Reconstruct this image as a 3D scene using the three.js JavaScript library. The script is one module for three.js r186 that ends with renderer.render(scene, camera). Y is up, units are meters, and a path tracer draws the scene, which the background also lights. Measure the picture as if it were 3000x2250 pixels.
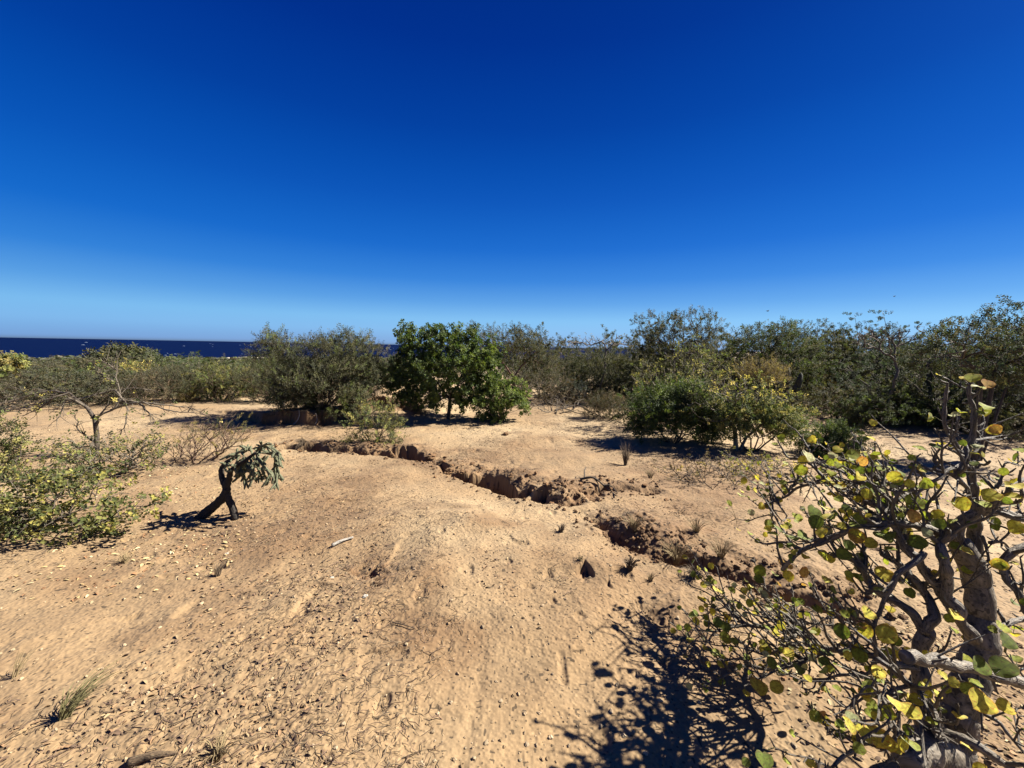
import * as THREE from 'three';

// ---------------------------------------------------------------- camera, sky, sun, exposure
const scene = new THREE.Scene();
const FP = 1172, CX = 1500, CY = 1125;                       // focal length and centre in pixels of the 3000 x 2250 photograph
const camera = new THREE.PerspectiveCamera(2 * Math.atan(CY / FP) * 180 / Math.PI, 4 / 3, 0.05, 60000);
camera.rotation.order = 'YXZ';
camera.position.set(0, 1.55, 0);
camera.rotation.set(-5.35 * Math.PI / 180, 0, 1.07 * Math.PI / 180);
camera.updateMatrixWorld(true);

const EXPOSURE = 3.4;
const SUN_AZ = 76 * Math.PI / 180, SUN_EL = 42 * Math.PI / 180;   // right of straight ahead, above the horizon
const SUN = new THREE.Vector3(Math.sin(SUN_AZ) * Math.cos(SUN_EL), Math.sin(SUN_EL), -Math.cos(SUN_AZ) * Math.cos(SUN_EL));
const renderer = new THREE.WebGLRenderer({ antialias: true });
renderer.toneMapping = THREE.LinearToneMapping;
renderer.toneMappingExposure = EXPOSURE;
renderer.shadowMap.enabled = true;
const sun = new THREE.DirectionalLight(new THREE.Color().setRGB(1, 0.93, 0.82), 5);
sun.position.copy(SUN).multiplyScalar(60);
sun.castShadow = true;
sun.shadow.mapSize.set(4096, 4096);
Object.assign(sun.shadow.camera, { left: -30, right: 30, top: 30, bottom: -30, near: 1, far: 140 });
scene.add(sun, sun.target);

const srgb = (r, g, b) => new THREE.Color().setRGB(r / 255, g / 255, b / 255, THREE.SRGBColorSpace);
{
  const stops = [[-90, 90, 82, 70], [-1, 100, 120, 140], [-0.2, 92, 142, 210], [0.4, 96, 152, 216], [2, 112, 178, 236], [3.6, 112, 184, 240], [6, 76, 156, 230], [9, 34, 128, 220], [13, 0, 105, 207], [19, 0, 85, 187], [27, 0, 63, 161], [35, 0, 46, 141], [43, 0, 37, 126], [60, 0, 31, 120], [90, 0, 30, 116]]
    .map(([e, r, g, b]) => [e, srgb(r, g, b)]);
  const W = 1024, Hh = 512, data = new Float32Array(W * Hh * 4), c = new THREE.Color(), d = new THREE.Vector3();
  for (let row = 0; row < Hh; row++) {
    const up = ((row + 0.5) / Hh - 0.5) * Math.PI, e = up * 180 / Math.PI;
    let k = 0;
    while (k < stops.length - 2 && e > stops[k + 1][0]) k++;
    for (let col = 0; col < W; col++) {
      const az = ((col + 0.5) / W - 0.5) * 2 * Math.PI;
      d.set(Math.cos(az) * Math.cos(up), Math.sin(up), Math.sin(az) * Math.cos(up));
      c.copy(stops[k][1]).lerp(stops[k + 1][1], Math.min(1, Math.max(0, (e - stops[k][0]) / (stops[k + 1][0] - stops[k][0]))));
      const gamma = Math.acos(Math.min(1, d.dot(SUN))) * 180 / Math.PI;
      const side = 0.5 + 0.5 * Math.cos(Math.atan2(d.x, -d.z) - SUN_AZ), hz = e > -0.5 ? Math.exp(-Math.max(0, e) / 5.5) * (0.25 + 0.75 * side) : 0;
      const near = Math.exp(-gamma / 30), halo = Math.exp(-gamma / 11), m = 0.95 + 0.5 * near, i = (row * W + col) * 4;
      data[i] = (c.r * m + 0.22 * hz + 0.002 * near + 0.3 * halo * halo) / EXPOSURE;
      data[i + 1] = (c.g * m + 0.20 * hz + 0.035 * near + 0.5 * halo * halo) / EXPOSURE;
      data[i + 2] = (c.b * m + 0.12 * hz + 0.07 * near + 0.5 * halo * halo) / EXPOSURE;
      data[i + 3] = 1;
    }
  }
  const sky = new THREE.DataTexture(data, W, Hh, THREE.RGBAFormat, THREE.FloatType);
  sky.mapping = THREE.EquirectangularReflectionMapping;
  sky.magFilter = THREE.LinearFilter;
  sky.needsUpdate = true;
  scene.background = sky;
  scene.environment = sky;
}

// ---------------------------------------------------------------- helpers
const V = (x, y, z) => new THREE.Vector3(x, y, z);
const QP = 3000 / 2212;
function rng(seed) {
  let s = seed >>> 0;
  return () => { s = (s + 0x6d2b79f5) | 0; let t = Math.imul(s ^ (s >>> 15), 1 | s); t = (t + Math.imul(t ^ (t >>> 7), 61 | t)) ^ t; return ((t ^ (t >>> 14)) >>> 0) / 4294967296; };
}
const PERM = new Float32Array(65536);
{ const r = rng(991); for (let i = 0; i < 65536; i++) PERM[i] = r() * 2 - 1; }
function vnoise(x, y, period = 256) {                        // smooth value noise, -1 to 1, repeating every `period` cells
  const xi = Math.floor(x), yi = Math.floor(y), fx = x - xi, fy = y - yi;
  const u = fx * fx * (3 - 2 * fx), v = fy * fy * (3 - 2 * fy);
  const x0 = ((xi % period) + period) % period, x1 = (x0 + 1) % period, y0 = (((yi % period) + period) % period) * 256, y1 = ((((yi + 1) % period) + period) % period) * 256;
  const a = PERM[(x0 + y0) & 65535], b = PERM[(x1 + y0) & 65535], c = PERM[(x0 + y1) & 65535], e = PERM[(x1 + y1) & 65535];
  return a + (b - a) * u + (c - a) * v + (a - b - c + e) * u * v;
}
const fbm = (x, y, n) => { let s = 0, a = 0.5; for (let i = 0; i < n; i++) { s += a * vnoise(x, y); x = x * 2.03 + 17.1; y = y * 2.03 + 9.7; a *= 0.5; } return s; };
const sstep = (a, b, x) => { const t = Math.min(1, Math.max(0, (x - a) / (b - a))); return t * t * (3 - 2 * t); };
const mix = (a, b, t) => a + (b - a) * t;

const taken = new Map();
function numbered(name) { const n = taken.get(name) ?? 0; taken.set(name, n + 1); return n ? name + '_' + String(n).padStart(3, '0') : name; }
function tag(o, label, category, group) { o.userData.label = label; if (category) o.userData.category = category; if (group) o.userData.group = group; return o; }
function shade(o) { o.castShadow = o.receiveShadow = true; return o; }
function thing(name, label, category, pos, group) {
  const o = new THREE.Group();
  o.name = numbered(name); o.position.copy(pos); scene.add(o);
  return tag(o, label, category, group);
}
function part(parent, name, geometry, material, stuff) {
  const m = shade(new THREE.Mesh(geometry, material));
  m.name = name; parent.add(m);
  if (stuff) m.userData.kind = 'stuff';
  return m;
}

// geometry collector: tubes along points with their own radii
class Mesher {
  constructor() { this.p = []; this.i = []; this.t = []; }
  tube(pts, rad, sides, cap = true) {
    const n = pts.length, base = this.p.length / 3, tan = V(0, 0, 0), a = V(0, 0, 0), b = V(0, 0, 0), last = V(0, 0, 0);
    let len = 0;
    for (let k = 0; k < n; k++) {
      tan.subVectors(pts[Math.min(n - 1, k + 1)], pts[Math.max(0, k - 1)]).normalize();
      if (k === 0) { a.set(0, 1, 0); if (Math.abs(tan.y) > 0.9) a.set(1, 0, 0); a.cross(tan).normalize(); } else { a.copy(last).addScaledVector(tan, -last.dot(tan)).normalize(); len += pts[k].distanceTo(pts[k - 1]); }
      last.copy(a); b.crossVectors(tan, a);
      for (let s = 0; s < sides; s++) {
        const th = s / sides * Math.PI * 2, c = Math.cos(th) * rad[k], d = Math.sin(th) * rad[k];
        this.p.push(pts[k].x + a.x * c + b.x * d, pts[k].y + a.y * c + b.y * d, pts[k].z + a.z * c + b.z * d);
        this.t.push(s / sides * 0.2, len);
      }
      if (k) for (let s = 0; s < sides; s++) {
        const q = base + (k - 1) * sides, s1 = (s + 1) % sides;
        this.i.push(q + s, q + s1, q + sides + s, q + s1, q + sides + s1, q + sides + s);
      }
    }
    if (cap) {
      const s0 = this.p.length / 3; this.p.push(pts[0].x, pts[0].y, pts[0].z); this.t.push(0, 0);
      for (let s = 0; s < sides; s++) this.i.push(base + (s + 1) % sides, base + s, s0);
      const e = this.p.length / 3, q = base + (n - 1) * sides;
      tan.subVectors(pts[n - 1], pts[n - 2]).normalize().multiplyScalar(rad[n - 1] * 0.7).add(pts[n - 1]);
      this.p.push(tan.x, tan.y, tan.z); this.t.push(0, len);
      for (let s = 0; s < sides; s++) this.i.push(q + s, q + (s + 1) % sides, e);
    }
    return this;
  }
  tri(a, b, c) { const q = this.p.length / 3; for (const v of [a, b, c]) { this.p.push(v.x, v.y, v.z); this.t.push(0, 0); } this.i.push(q, q + 1, q + 2); return this; }
  geometry(origin) {
    const g = new THREE.BufferGeometry(), p = new Float32Array(this.p);
    if (origin) for (let k = 0; k < p.length; k += 3) { p[k] -= origin.x; p[k + 1] -= origin.y; p[k + 2] -= origin.z; }
    g.setAttribute('position', new THREE.BufferAttribute(p, 3));
    g.setAttribute('uv', new THREE.BufferAttribute(new Float32Array(this.t), 2));
    g.setIndex(new THREE.BufferAttribute(new Uint32Array(this.i), 1));
    g.computeVertexNormals();
    return g;
  }
}

// pixel of the photograph -> point in the place
const rayDir = (px, py) => V((px - CX) / FP, -(py - CY) / FP, -1).transformDirection(camera.matrixWorld);
const U = (px, py, depth) => V((px - CX) / FP * depth, -(py - CY) / FP * depth, -depth).applyMatrix4(camera.matrixWorld);
function flat(px, py) { const d = rayDir(px, py), t = -1.55 / d.y; return [d.x * t, d.z * t]; }
const depthOf = (p) => -p.clone().applyMatrix4(camera.matrixWorldInverse).z;
// ---------------------------------------------------------------- the ground
const SEA = -14.6;
const path = (pts) => pts.map(([x, y]) => flat(x, y));
const GULLIES = [                                            // near edges of the washed-out trenches: width, depth, height of the far bank
  { pts: path([[770, 1318], [850, 1316], [940, 1320], [1030, 1322], [1110, 1328], [1190, 1338], [1240, 1352]]), w: 0.3, d: 0.18, bank: 0.05, crisp: true },
  { pts: path([[1240, 1352], [1275, 1370], [1300, 1385]]), w: 0.22, d: 0.08, bank: 0.03 },
  { pts: path([[1296, 1386], [1345, 1400], [1400, 1412], [1455, 1432], [1500, 1448], [1540, 1462]]), w: 0.22, d: 0.26, bank: 0.08, crisp: true },
  { pts: path([[1525, 1462], [1580, 1482], [1640, 1496], [1690, 1492], [1735, 1482]]), w: 0.17, d: 0.15, bank: 0.08 },
  { pts: path([[1735, 1484], [1790, 1458], [1850, 1455], [1960, 1462]]), w: 0.14, d: 0.09, bank: 0.03 },
  { pts: path([[1672, 1528], [1730, 1548], [1790, 1590], [1840, 1618], [1920, 1636], [1990, 1662], [2070, 1680], [2150, 1716], [2250, 1756], [2360, 1790], [2480, 1836], [2640, 1900]]), w: 0.17, d: 0.15, bank: 0.03 },
  { pts: path([[1672, 1700], [1710, 1716], [1745, 1712]]), w: 0.1, d: 0.09, bank: 0.0 },
  { pts: path([[1752, 1742], [1790, 1762], [1815, 1752]]), w: 0.12, d: 0.09, bank: 0.03 },
  { pts: path([[1870, 1790], [1930, 1830], [2000, 1850]]), w: 0.07, d: 0.05, bank: 0.02 },
  { pts: path([[1010, 1660], [1060, 1690], [1130, 1690]]), w: 0.22, d: 0.045, bank: 0.01 },
  { pts: path([[1130, 1740], [1160, 1700], [1175, 1655]]), w: 0.1, d: 0.05, bank: 0.02 },
];
const STEP = path([[560, 1196], [640, 1210], [700, 1226], [790, 1242], [900, 1246], [985, 1236], [1060, 1208], [1120, 1196], [1200, 1206], [1260, 1220]]);
const DIPS = [[1030, 1475, 0.55, 0.04], [1230, 1530, 0.5, -0.05], [1390, 1545, 0.45, -0.06], [1120, 1440, 0.6, -0.03], [1470, 1500, 0.4, 0.03], [1560, 1400, 0.4, -0.06], [1620, 1450, 0.35, -0.08],
  [1100, 1640, 0.4, 0.05], [1240, 1690, 0.35, -0.035], [1660, 1620, 0.5, -0.03], [1780, 1690, 0.3, -0.05], [1900, 1540, 0.45, -0.02], [1880, 1580, 0.25, -0.02], [1980, 1600, 0.3, -0.05], [1150, 1180, 0.9, -0.2], [1240, 1172, 0.7, -0.16],
  [1150, 1850, 0.2, 0.025], [1700, 1850, 0.25, -0.03]].map(([x, y, r, h]) => [...flat(x, y), r, -h]);
const STAINS = [[1180, 1690, 0.32], [1260, 1730, 0.25], [1090, 1640, 0.2], [1460, 1545, 0.3], [1520, 1640, 0.35], [1560, 1400, 0.5], [1650, 1440, 0.4], [1740, 1440, 0.35], [1890, 1560, 0.5], [1980, 1610, 0.45], [2090, 1650, 0.4], [1900, 1690, 0.35], [1800, 1740, 0.35], [1860, 1800, 0.3], [1990, 1840, 0.3], [1240, 1830, 0.25], [1330, 1880, 0.2], [1000, 1480, 0.4], [1120, 1430, 0.45], [1420, 1330, 0.6], [1330, 1350, 0.5], [700, 1560, 0.5], [860, 1560, 0.4], [300, 1680, 0.35], [1500, 1300, 0.5], [1620, 1310, 0.6], [2080, 1460, 0.7], [1960, 1400, 0.9], [2600, 2000, 0.3]].map(([x, y, r]) => [...flat(x, y), r * 1.3]);
for (const g of GULLIES) {
  const xs = g.pts.map((p) => p[0]), zs = g.pts.map((p) => p[1]);
  g.box = [Math.min(...xs) - 1.2, Math.max(...xs) + 1.2, Math.min(...zs) - 1.2, Math.max(...zs) + 1.2];
}
function nearest(pts, x, z) {                                // [signed distance, + on the far side; share of the length]
  let best = 1e9, sd = 0, at = 0;
  for (let k = 0; k < pts.length - 1; k++) {
    const ax = pts[k][0], az = pts[k][1], dx = pts[k + 1][0] - ax, dz = pts[k + 1][1] - az, l2 = dx * dx + dz * dz;
    const t = Math.min(1, Math.max(0, ((x - ax) * dx + (z - az) * dz) / l2)), ex = x - ax - dx * t, ez = z - az - dz * t, q = ex * ex + ez * ez;
    if (q < best) { best = q; const l = Math.sqrt(l2), side = (ex * dz - ez * dx) / l; sd = Math.sqrt(q) * Math.sign(side || 1); at = (k + t) / (pts.length - 1); }
  }
  return [sd, at];
}
const cut = { v: 0 };                                        // how freshly washed out the last point asked for is
function H(x, z, fine = true) {
  const r = Math.hypot(x, z), az = Math.atan2(x, -z) * 180 / Math.PI;
  const w = (1 - sstep(8, 34, az)) * sstep(-175, -130, az);
  const s = (r - 16) / 3, drop = 3 * (s > 20 ? s : Math.log(1 + Math.exp(s)));
  let h = -drop * 0.0365 * w;
  if (r > 40) { cut.v = 0; return Math.max(h, SEA - 3) + 0.5 * fbm(x * 0.03, z * 0.03, 3); }
  h += 0.07 * fbm(x * 0.35 + 3, z * 0.35, 2) + 0.05 * fbm(x * 1.15, z * 1.15 + 5, 3) + 0.016 * Math.max(0, 0.25 - Math.abs(fbm(x * 1.9 + 30, z * 1.9, 2))) * 2;
  cut.v = 0;
  if (r < 14) {
    const wob = 0.10 * vnoise(x * 2.9 + 4, z * 2.9) + 0.06 * vnoise(x * 6.3, z * 6.3) + 0.035 * vnoise(x * 13 + 7, z * 13) + 0.012 * vnoise(x * 37, z * 37);
    for (const g of GULLIES) {
      if (x < g.box[0] || x > g.box[1] || z < g.box[2] || z > g.box[3]) continue;
      let [sd, at] = nearest(g.pts, x, z);
      sd += wob * Math.min(1, g.w * 4);
      const end = sstep(0, 0.12, at) * (1 - sstep(0.9, 1, at));
      const ww = g.w * (0.75 + 0.5 * vnoise(at * 9 + g.w * 50, 3.3));
      const deep = (g.crisp ? 0.75 : 0.45) + (g.crisp ? 0.3 : 0.5) * sstep(-0.45, 0.25, vnoise(at * g.pts.length * 1.1 + g.w * 31, 7.7)), soft = (g.crisp ? 0.045 : 0.10) * (1.1 + vnoise(x * 2.7 + 20, z * 2.7));
      const trench = sstep(-0.02, 0.1, sd) * (1 - sstep(ww - soft * 0.7, ww + soft, sd)) * end;
      h -= g.d * trench * deep * (0.85 + 0.35 * vnoise(x * 6, z * 6) + 0.2 * vnoise(x * 17, z * 17));
      const b = (sd - ww - 0.16) / 0.3;
      if (sd > 0) h += g.bank * Math.exp(-b * b) * sstep(ww - 0.02, ww + 0.03, sd) * end * (0.8 + 0.7 * vnoise(x * 3.1, z * 3.1 + 9));
      cut.v = Math.max(cut.v, trench, 0.75 * end * Math.exp(-b * b) * (sd > 0 ? 1 : 0) * Math.min(1, g.d * 5));
    }
    for (const [dx, dz, dr, dh] of DIPS) {
      const q = ((x - dx) ** 2 + (z - dz) ** 2) / (dr * dr);
      if (q < 6) h += 1.15 * dh * Math.exp(-q * 1.3) * (1 + 0.25 * vnoise(x * 5, z * 5));
    }
  }
  if (r < 30) {
    let [sd, at] = nearest(STEP, x, z);
    if (sd > -0.5) {
      sd += 0.16 * vnoise(x * 2.1, z * 2.1) + 0.08 * vnoise(x * 6.1, z * 6.1) + 0.04 * vnoise(x * 15, z * 15);
      const end = sstep(0.02, 0.4, at) * (1 - sstep(0.86, 1, at));
      h += 0.26 * sstep(0, 0.09, sd) * Math.exp(-Math.max(0, sd) / 3.5) * end;
      cut.v = Math.max(cut.v, end * sstep(-0.1, 0, sd) * (1 - sstep(0.05, 0.25, sd)));
    }
  }
  if (fine) {
    const f = 1 - sstep(10, 30, r), rough = 0.5 + 0.5 * vnoise(x * 0.9 + 40, z * 0.9) + cut.v;
    { const rill = Math.abs(fbm(x * 2.2 + z * 0.7 + 12, z * 0.9 - x * 0.3, 2)); h -= f * 0.008 * (1 - sstep(0.0, 0.16, rill)) * sstep(-0.1, 0.3, vnoise(x * 0.8 + 3, z * 0.8 + 71)); }
    h += f * (0.014 * fbm(x * 4, z * 4, 2) + (0.003 + 0.008 * Math.max(0, rough - 0.35)) * (fbm(x * 13, z * 13 + 2, 2)) + 0.004 * Math.max(0, rough - 0.3) * vnoise(x * 55, z * 55));
    const pit = vnoise(x * 7.5 + 100, z * 7.5);              // hoof prints and scuffs
    if (pit > 0.66) h -= f * 0.016 * sstep(0.66, 0.9, pit);
    const clod = vnoise(x * 21 + 31, z * 21 + 77);
    if (clod > 0.62) h += f * 0.016 * sstep(0.62, 0.85, clod) * Math.max(0, rough - 0.4);
    if (cut.v > 0.1) h += cut.v * (0.014 * vnoise(x * 24, z * 24) + 0.04 * vnoise(x * 9 + 50, z * 9) + 0.006 * vnoise(x * 60, z * 60));
  }
  return h;
}
function G(px, py) {                                         // the point of the ground seen at a pixel
  const d = rayDir(px, py), o = camera.position;
  let t = 0.5, last = 0.5;
  for (; t < 400; t *= 1.012) { if (o.y + d.y * t < H(o.x + d.x * t, o.z + d.z * t, false)) break; last = t; }
  for (let k = 0; k < 20; k++) { const m = (t + last) / 2; if (o.y + d.y * m < H(o.x + d.x * m, o.z + d.z * m, false)) t = m; else last = m; }
  const x = o.x + d.x * t, z = o.z + d.z * t;
  return V(x, H(x, z), z);
}
function along(px, dist) {                                   // the ground at a distance below a column of the picture
  const d = rayDir(px, 1010), l = Math.hypot(d.x, d.z), x = d.x / l * dist, z = d.z / l * dist;
  return V(x, H(x, z), z);
}

function tiled(size, cells, seedShift, fn) {                 // a repeating texture computed pixel by pixel
  const data = new Uint8Array(size * size * 4);
  for (let y = 0; y < size; y++) for (let x = 0; x < size; x++) {
    const i = (y * size + x) * 4, c = fn(x / size, y / size);
    data[i] = c[0]; data[i + 1] = c[1]; data[i + 2] = c[2]; data[i + 3] = 255;
  }
  const t = new THREE.DataTexture(data, size, size);
  t.wrapS = t.wrapT = THREE.RepeatWrapping; t.magFilter = THREE.LinearFilter; t.minFilter = THREE.LinearMipmapLinearFilter; t.generateMipmaps = true; t.needsUpdate = true;
  return t;
}
const sandColor = tiled(1536, 0, 0, (u, v) => {
  const a = vnoise(u * 14, v * 14, 14) * 0.5 + vnoise(u * 31 + 5, v * 31, 31) * 0.3 + vnoise(u * 67, v * 67, 67) * 0.2;
  const g = vnoise(u * 251, v * 251, 251) * 0.5 + PERM[((u * 1536 | 0) * 131 + (v * 1536 | 0) * 7919) & 65535] * 0.5;
  const speck = vnoise(u * 190 + 3, v * 190, 190), s = speck > 0.74 ? 0.6 : speck < -0.8 ? 1.1 : 1;
  const k = (0.93 + 0.07 * a + 0.11 * g) * s;
  const red = 0.5 + 0.5 * a;
  return [Math.min(255, 248 * k), Math.min(255, (245 - 5 * red) * k), Math.min(255, (240 - 12 * red) * k)];
});
sandColor.colorSpace = THREE.SRGBColorSpace;
const sandBump = tiled(1536, 0, 0, (u, v) => {
  const a = vnoise(u * 67, v * 67, 67) * 0.35 + vnoise(u * 140, v * 140, 140) * 0.35 + vnoise(u * 251, v * 251, 251) * 0.3;
  const k = 128 + 110 * a;
  return [k, k, k];
});
for (const t of [sandColor, sandBump]) t.repeat.set(1 / 2.7, 1 / 2.7);
const sandMat = new THREE.MeshStandardMaterial({ name: 'sand', color: 0xffffff, map: sandColor, bumpMap: sandBump, bumpScale: 0.012, vertexColors: true, roughness: 1, metalness: 0 });
{
  const angles = [];
  const F = 66 * Math.PI / 180, NF = 900, NB = 110;
  for (let k = 0; k <= NF; k++) angles.push(-F + 2 * F * k / NF);
  for (let k = 1; k < NB; k++) angles.push(F + (2 * Math.PI - 2 * F) * k / NB);
  const radii = [0.02];
  for (let r = 0.3; r < 1.0; r *= 1.03) radii.push(r);
  for (let r = 1.0; r < 16; r *= 1.0042) radii.push(r);
  for (let r = 16; r < 60; r *= 1.02) radii.push(r);
  for (let r = 60; r < 3000; r *= 1.09) radii.push(r);
  const NA = angles.length, NR = radii.length, p = new Float32Array(NA * NR * 3), uv = new Float32Array(NA * NR * 2), col = new Float32Array(NA * NR * 3), idx = new Uint32Array(NA * (NR - 1) * 6);
  let o = 0;
  const pale = [0.325, 0.248, 0.15], tan = [0.255, 0.18, 0.10], brown = [0.165, 0.104, 0.053], red = [0.13, 0.072, 0.035], dull = [0.13, 0.10, 0.055], beach = [0.36, 0.31, 0.23];
  for (let j = 0; j < NR; j++) for (let i = 0; i < NA; i++) {
    const r = radii[j], x = Math.sin(angles[i]) * r, z = -Math.cos(angles[i]) * r, v = j * NA + i;
    const h = H(x, z);
    p[v * 3] = x; p[v * 3 + 1] = h; p[v * 3 + 2] = z;
    uv[v * 2] = x; uv[v * 2 + 1] = z;
    const patch = sstep(-0.14, 0.46, fbm(x * 0.55 + 11, z * 0.55, 3) + 0.02 * (r - 5)), stain = sstep(0.12, 0.42, fbm(x * 1.7 + 60, z * 1.7 + 8, 3)), c = cut.v;
    let dirt = 0;
    if (r < 14) for (const [sx, sz, sr] of STAINS) { const q = ((x - sx) ** 2 + (z - sz) ** 2) / (sr * sr); if (q < 5) dirt = Math.max(dirt, Math.exp(-q * (1.2 + 0.6 * vnoise(x * 3, z * 3)))); }
    const far = sstep(20, 45, r), shore = sstep(SEA + 3.5, SEA + 1.2, h);
    for (let q = 0; q < 3; q++) {
      let a = mix(tan[q], pale[q], patch);
      a = mix(a, brown[q], Math.min(0.9, 0.55 * stain * (1 - sstep(6, 14, r)) + 0.95 * dirt * (0.7 + 0.45 * vnoise(x * 4, z * 4) + 0.2 * vnoise(x * 15, z * 15))));
      a = mix(a, mix(brown[q], red[q], 0.5 + 0.5 * vnoise(x * 2, z * 2)), Math.min(1, c * 0.9));
      a = mix(a, dull[q], far); a = mix(a, beach[q], shore);
      col[v * 3 + q] = a;
    }
    if (j < NR - 1) {
      const i1 = (i + 1) % NA, a = v, b = j * NA + i1, c2 = a + NA, d = b + NA;
      idx[o++] = a; idx[o++] = b; idx[o++] = c2; idx[o++] = b; idx[o++] = d; idx[o++] = c2;
    }
  }
  const g = new THREE.BufferGeometry();
  g.setAttribute('position', new THREE.BufferAttribute(p, 3)); g.setAttribute('uv', new THREE.BufferAttribute(uv, 2)); g.setAttribute('color', new THREE.BufferAttribute(col, 3)); g.setIndex(new THREE.BufferAttribute(idx, 1));
  g.computeVertexNormals();
  if (g.attributes.normal.getY(NA * 50) < 0) { for (let k = 0; k < idx.length; k += 3) { const t = idx[k]; idx[k] = idx[k + 1]; idx[k + 1] = t; } g.computeVertexNormals(); }
  const m = shade(new THREE.Mesh(g, sandMat));
  m.name = 'ground'; m.userData.kind = 'structure'; scene.add(m);
}
{ // the sea: a sheet with real swells where it begins, out to the horizon
  const g = new THREE.RingGeometry(250, 26000, 160, 60), a = g.attributes.position;
  for (let k = 0; k < a.count; k++) {                        // rings get wider with distance
    const x = a.getX(k), y = a.getY(k), r = Math.hypot(x, y), t = (r - 250) / 25750, q = 250 * Math.pow(26000 / 250, t);
    a.setXYZ(k, x / r * q, 0.12 * fbm(x / r * q * 0.02, y / r * q * 0.02, 3), -y / r * q);
  }
  g.computeVertexNormals();
  const wave = tiled(512, 0, 0, (u, v) => { const k = 128 + 120 * (vnoise(u * 9, v * 23, 256) * 0.5 + vnoise(u * 31, v * 62, 256) * 0.5); return [k, k, k]; });
  wave.repeat.set(30, 60);
  const m = shade(new THREE.Mesh(g, new THREE.MeshPhysicalMaterial({ name: 'sea_water', color: new THREE.Color().setRGB(0.0003, 0.0036, 0.026), roughness: 0.8, specularIntensity: 0.05, bumpMap: wave, bumpScale: 0.5 })));
  m.position.y = SEA; m.name = 'sea'; m.userData.kind = 'structure'; scene.add(m);
}
// ---------------------------------------------------------------- wood and leaves
const barkTex = tiled(256, 0, 0, (u, v) => {
  const k = 0.8 + 0.16 * vnoise(u * 16, v * 9, 16) + 0.14 * vnoise(u * 40, v * 24, 40) + 0.1 * vnoise(u * 90, v * 70, 90);
  const s = vnoise(u * 34 + 9, v * 34, 34) > 0.6 ? 0.55 : 1;
  return [235 * k * s, 230 * k * s, 222 * k * s];
});
barkTex.colorSpace = THREE.SRGBColorSpace;
barkTex.repeat.set(5, 4);
const barkBump = tiled(256, 0, 0, (u, v) => { const k = 128 + 60 * vnoise(u * 16, v * 9, 16) + 60 * vnoise(u * 60, v * 40, 60); return [k, k, k]; });
barkBump.repeat.set(5, 4);
const wood = (name, r, g, b, rough = 0.85) => new THREE.MeshStandardMaterial({ name, color: new THREE.Color().setRGB(r, g, b), map: barkTex, bumpMap: barkBump, bumpScale: 0.004, roughness: rough });
const WOOD = {
  grey: wood('grey_bark', 0.23, 0.195, 0.15), dark: wood('dark_bark', 0.10, 0.08, 0.06), pale: wood('pale_grey_bark', 0.31, 0.275, 0.22), red: wood('reddish_bark', 0.26, 0.15, 0.11), brown: wood('brown_bark', 0.19, 0.13, 0.085), twig: wood('reddish_twig', 0.22, 0.14, 0.10),
};
const foliageMat = (name, t = 0.3, rough = 0.97) => new THREE.MeshPhysicalMaterial({ name, color: 0xffffff, roughness: rough, transmission: t, thickness: 0, specularIntensity: 0.5, side: THREE.DoubleSide });
const LEAFMAT = foliageMat('leaf', 0.45);

// a rounded leaf lying along +z from its stalk at the origin, folded along its midrib
function leafGeo(L, Wd, { notch = 0.12, fold = 0.25, curl = 0.2, rim = 9, wave = 0, seed = 1 } = {}) {
  const r = rng(seed), p = [], idx = [], uv = [];
  const push = (x, z) => { const lift = Math.abs(x) / Wd * fold * Wd * 1.3 - curl * L * (z / L) * (z / L) + wave * Wd * (r() - 0.5); p.push(x, lift, z); uv.push(x / Wd + 0.5, z / L); };
  push(0, 0); push(0, L * 0.55); push(0, L);
  for (const s of [-1, 1]) {
    const first = p.length / 3;
    for (let k = 0; k <= rim; k++) {
      const th = k / rim * Math.PI, x = s * Math.sin(th) * Wd * 0.5 * (0.92 + 0.16 * r() * wave), z = L * 0.5 - Math.cos(th) * L * 0.5 - notch * L * Math.exp(-(((th - 0.45) / 0.4) ** 2));
      push(x * (0.85 + 0.15 * Math.sin(th)), z);
    }
    const m = Math.floor(rim / 2);
    for (let k = 0; k < rim; k++) {
      const a = first + k, b = first + k + 1, c = k < m ? 0 : 1, apex = k < 2 ? 0 : 1;
      if (s > 0) idx.push(apex, b, a); else idx.push(apex, a, b);
    }
    if (s > 0) idx.push(0, 1, first + 2); else idx.push(0, first + 2, 1);
  }
  const g = new THREE.BufferGeometry();
  g.setAttribute('position', new THREE.BufferAttribute(new Float32Array(p), 3)); g.setAttribute('uv', new THREE.BufferAttribute(new Float32Array(uv), 2)); g.setIndex(idx);
  g.computeVertexNormals();
  return g;
}
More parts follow.
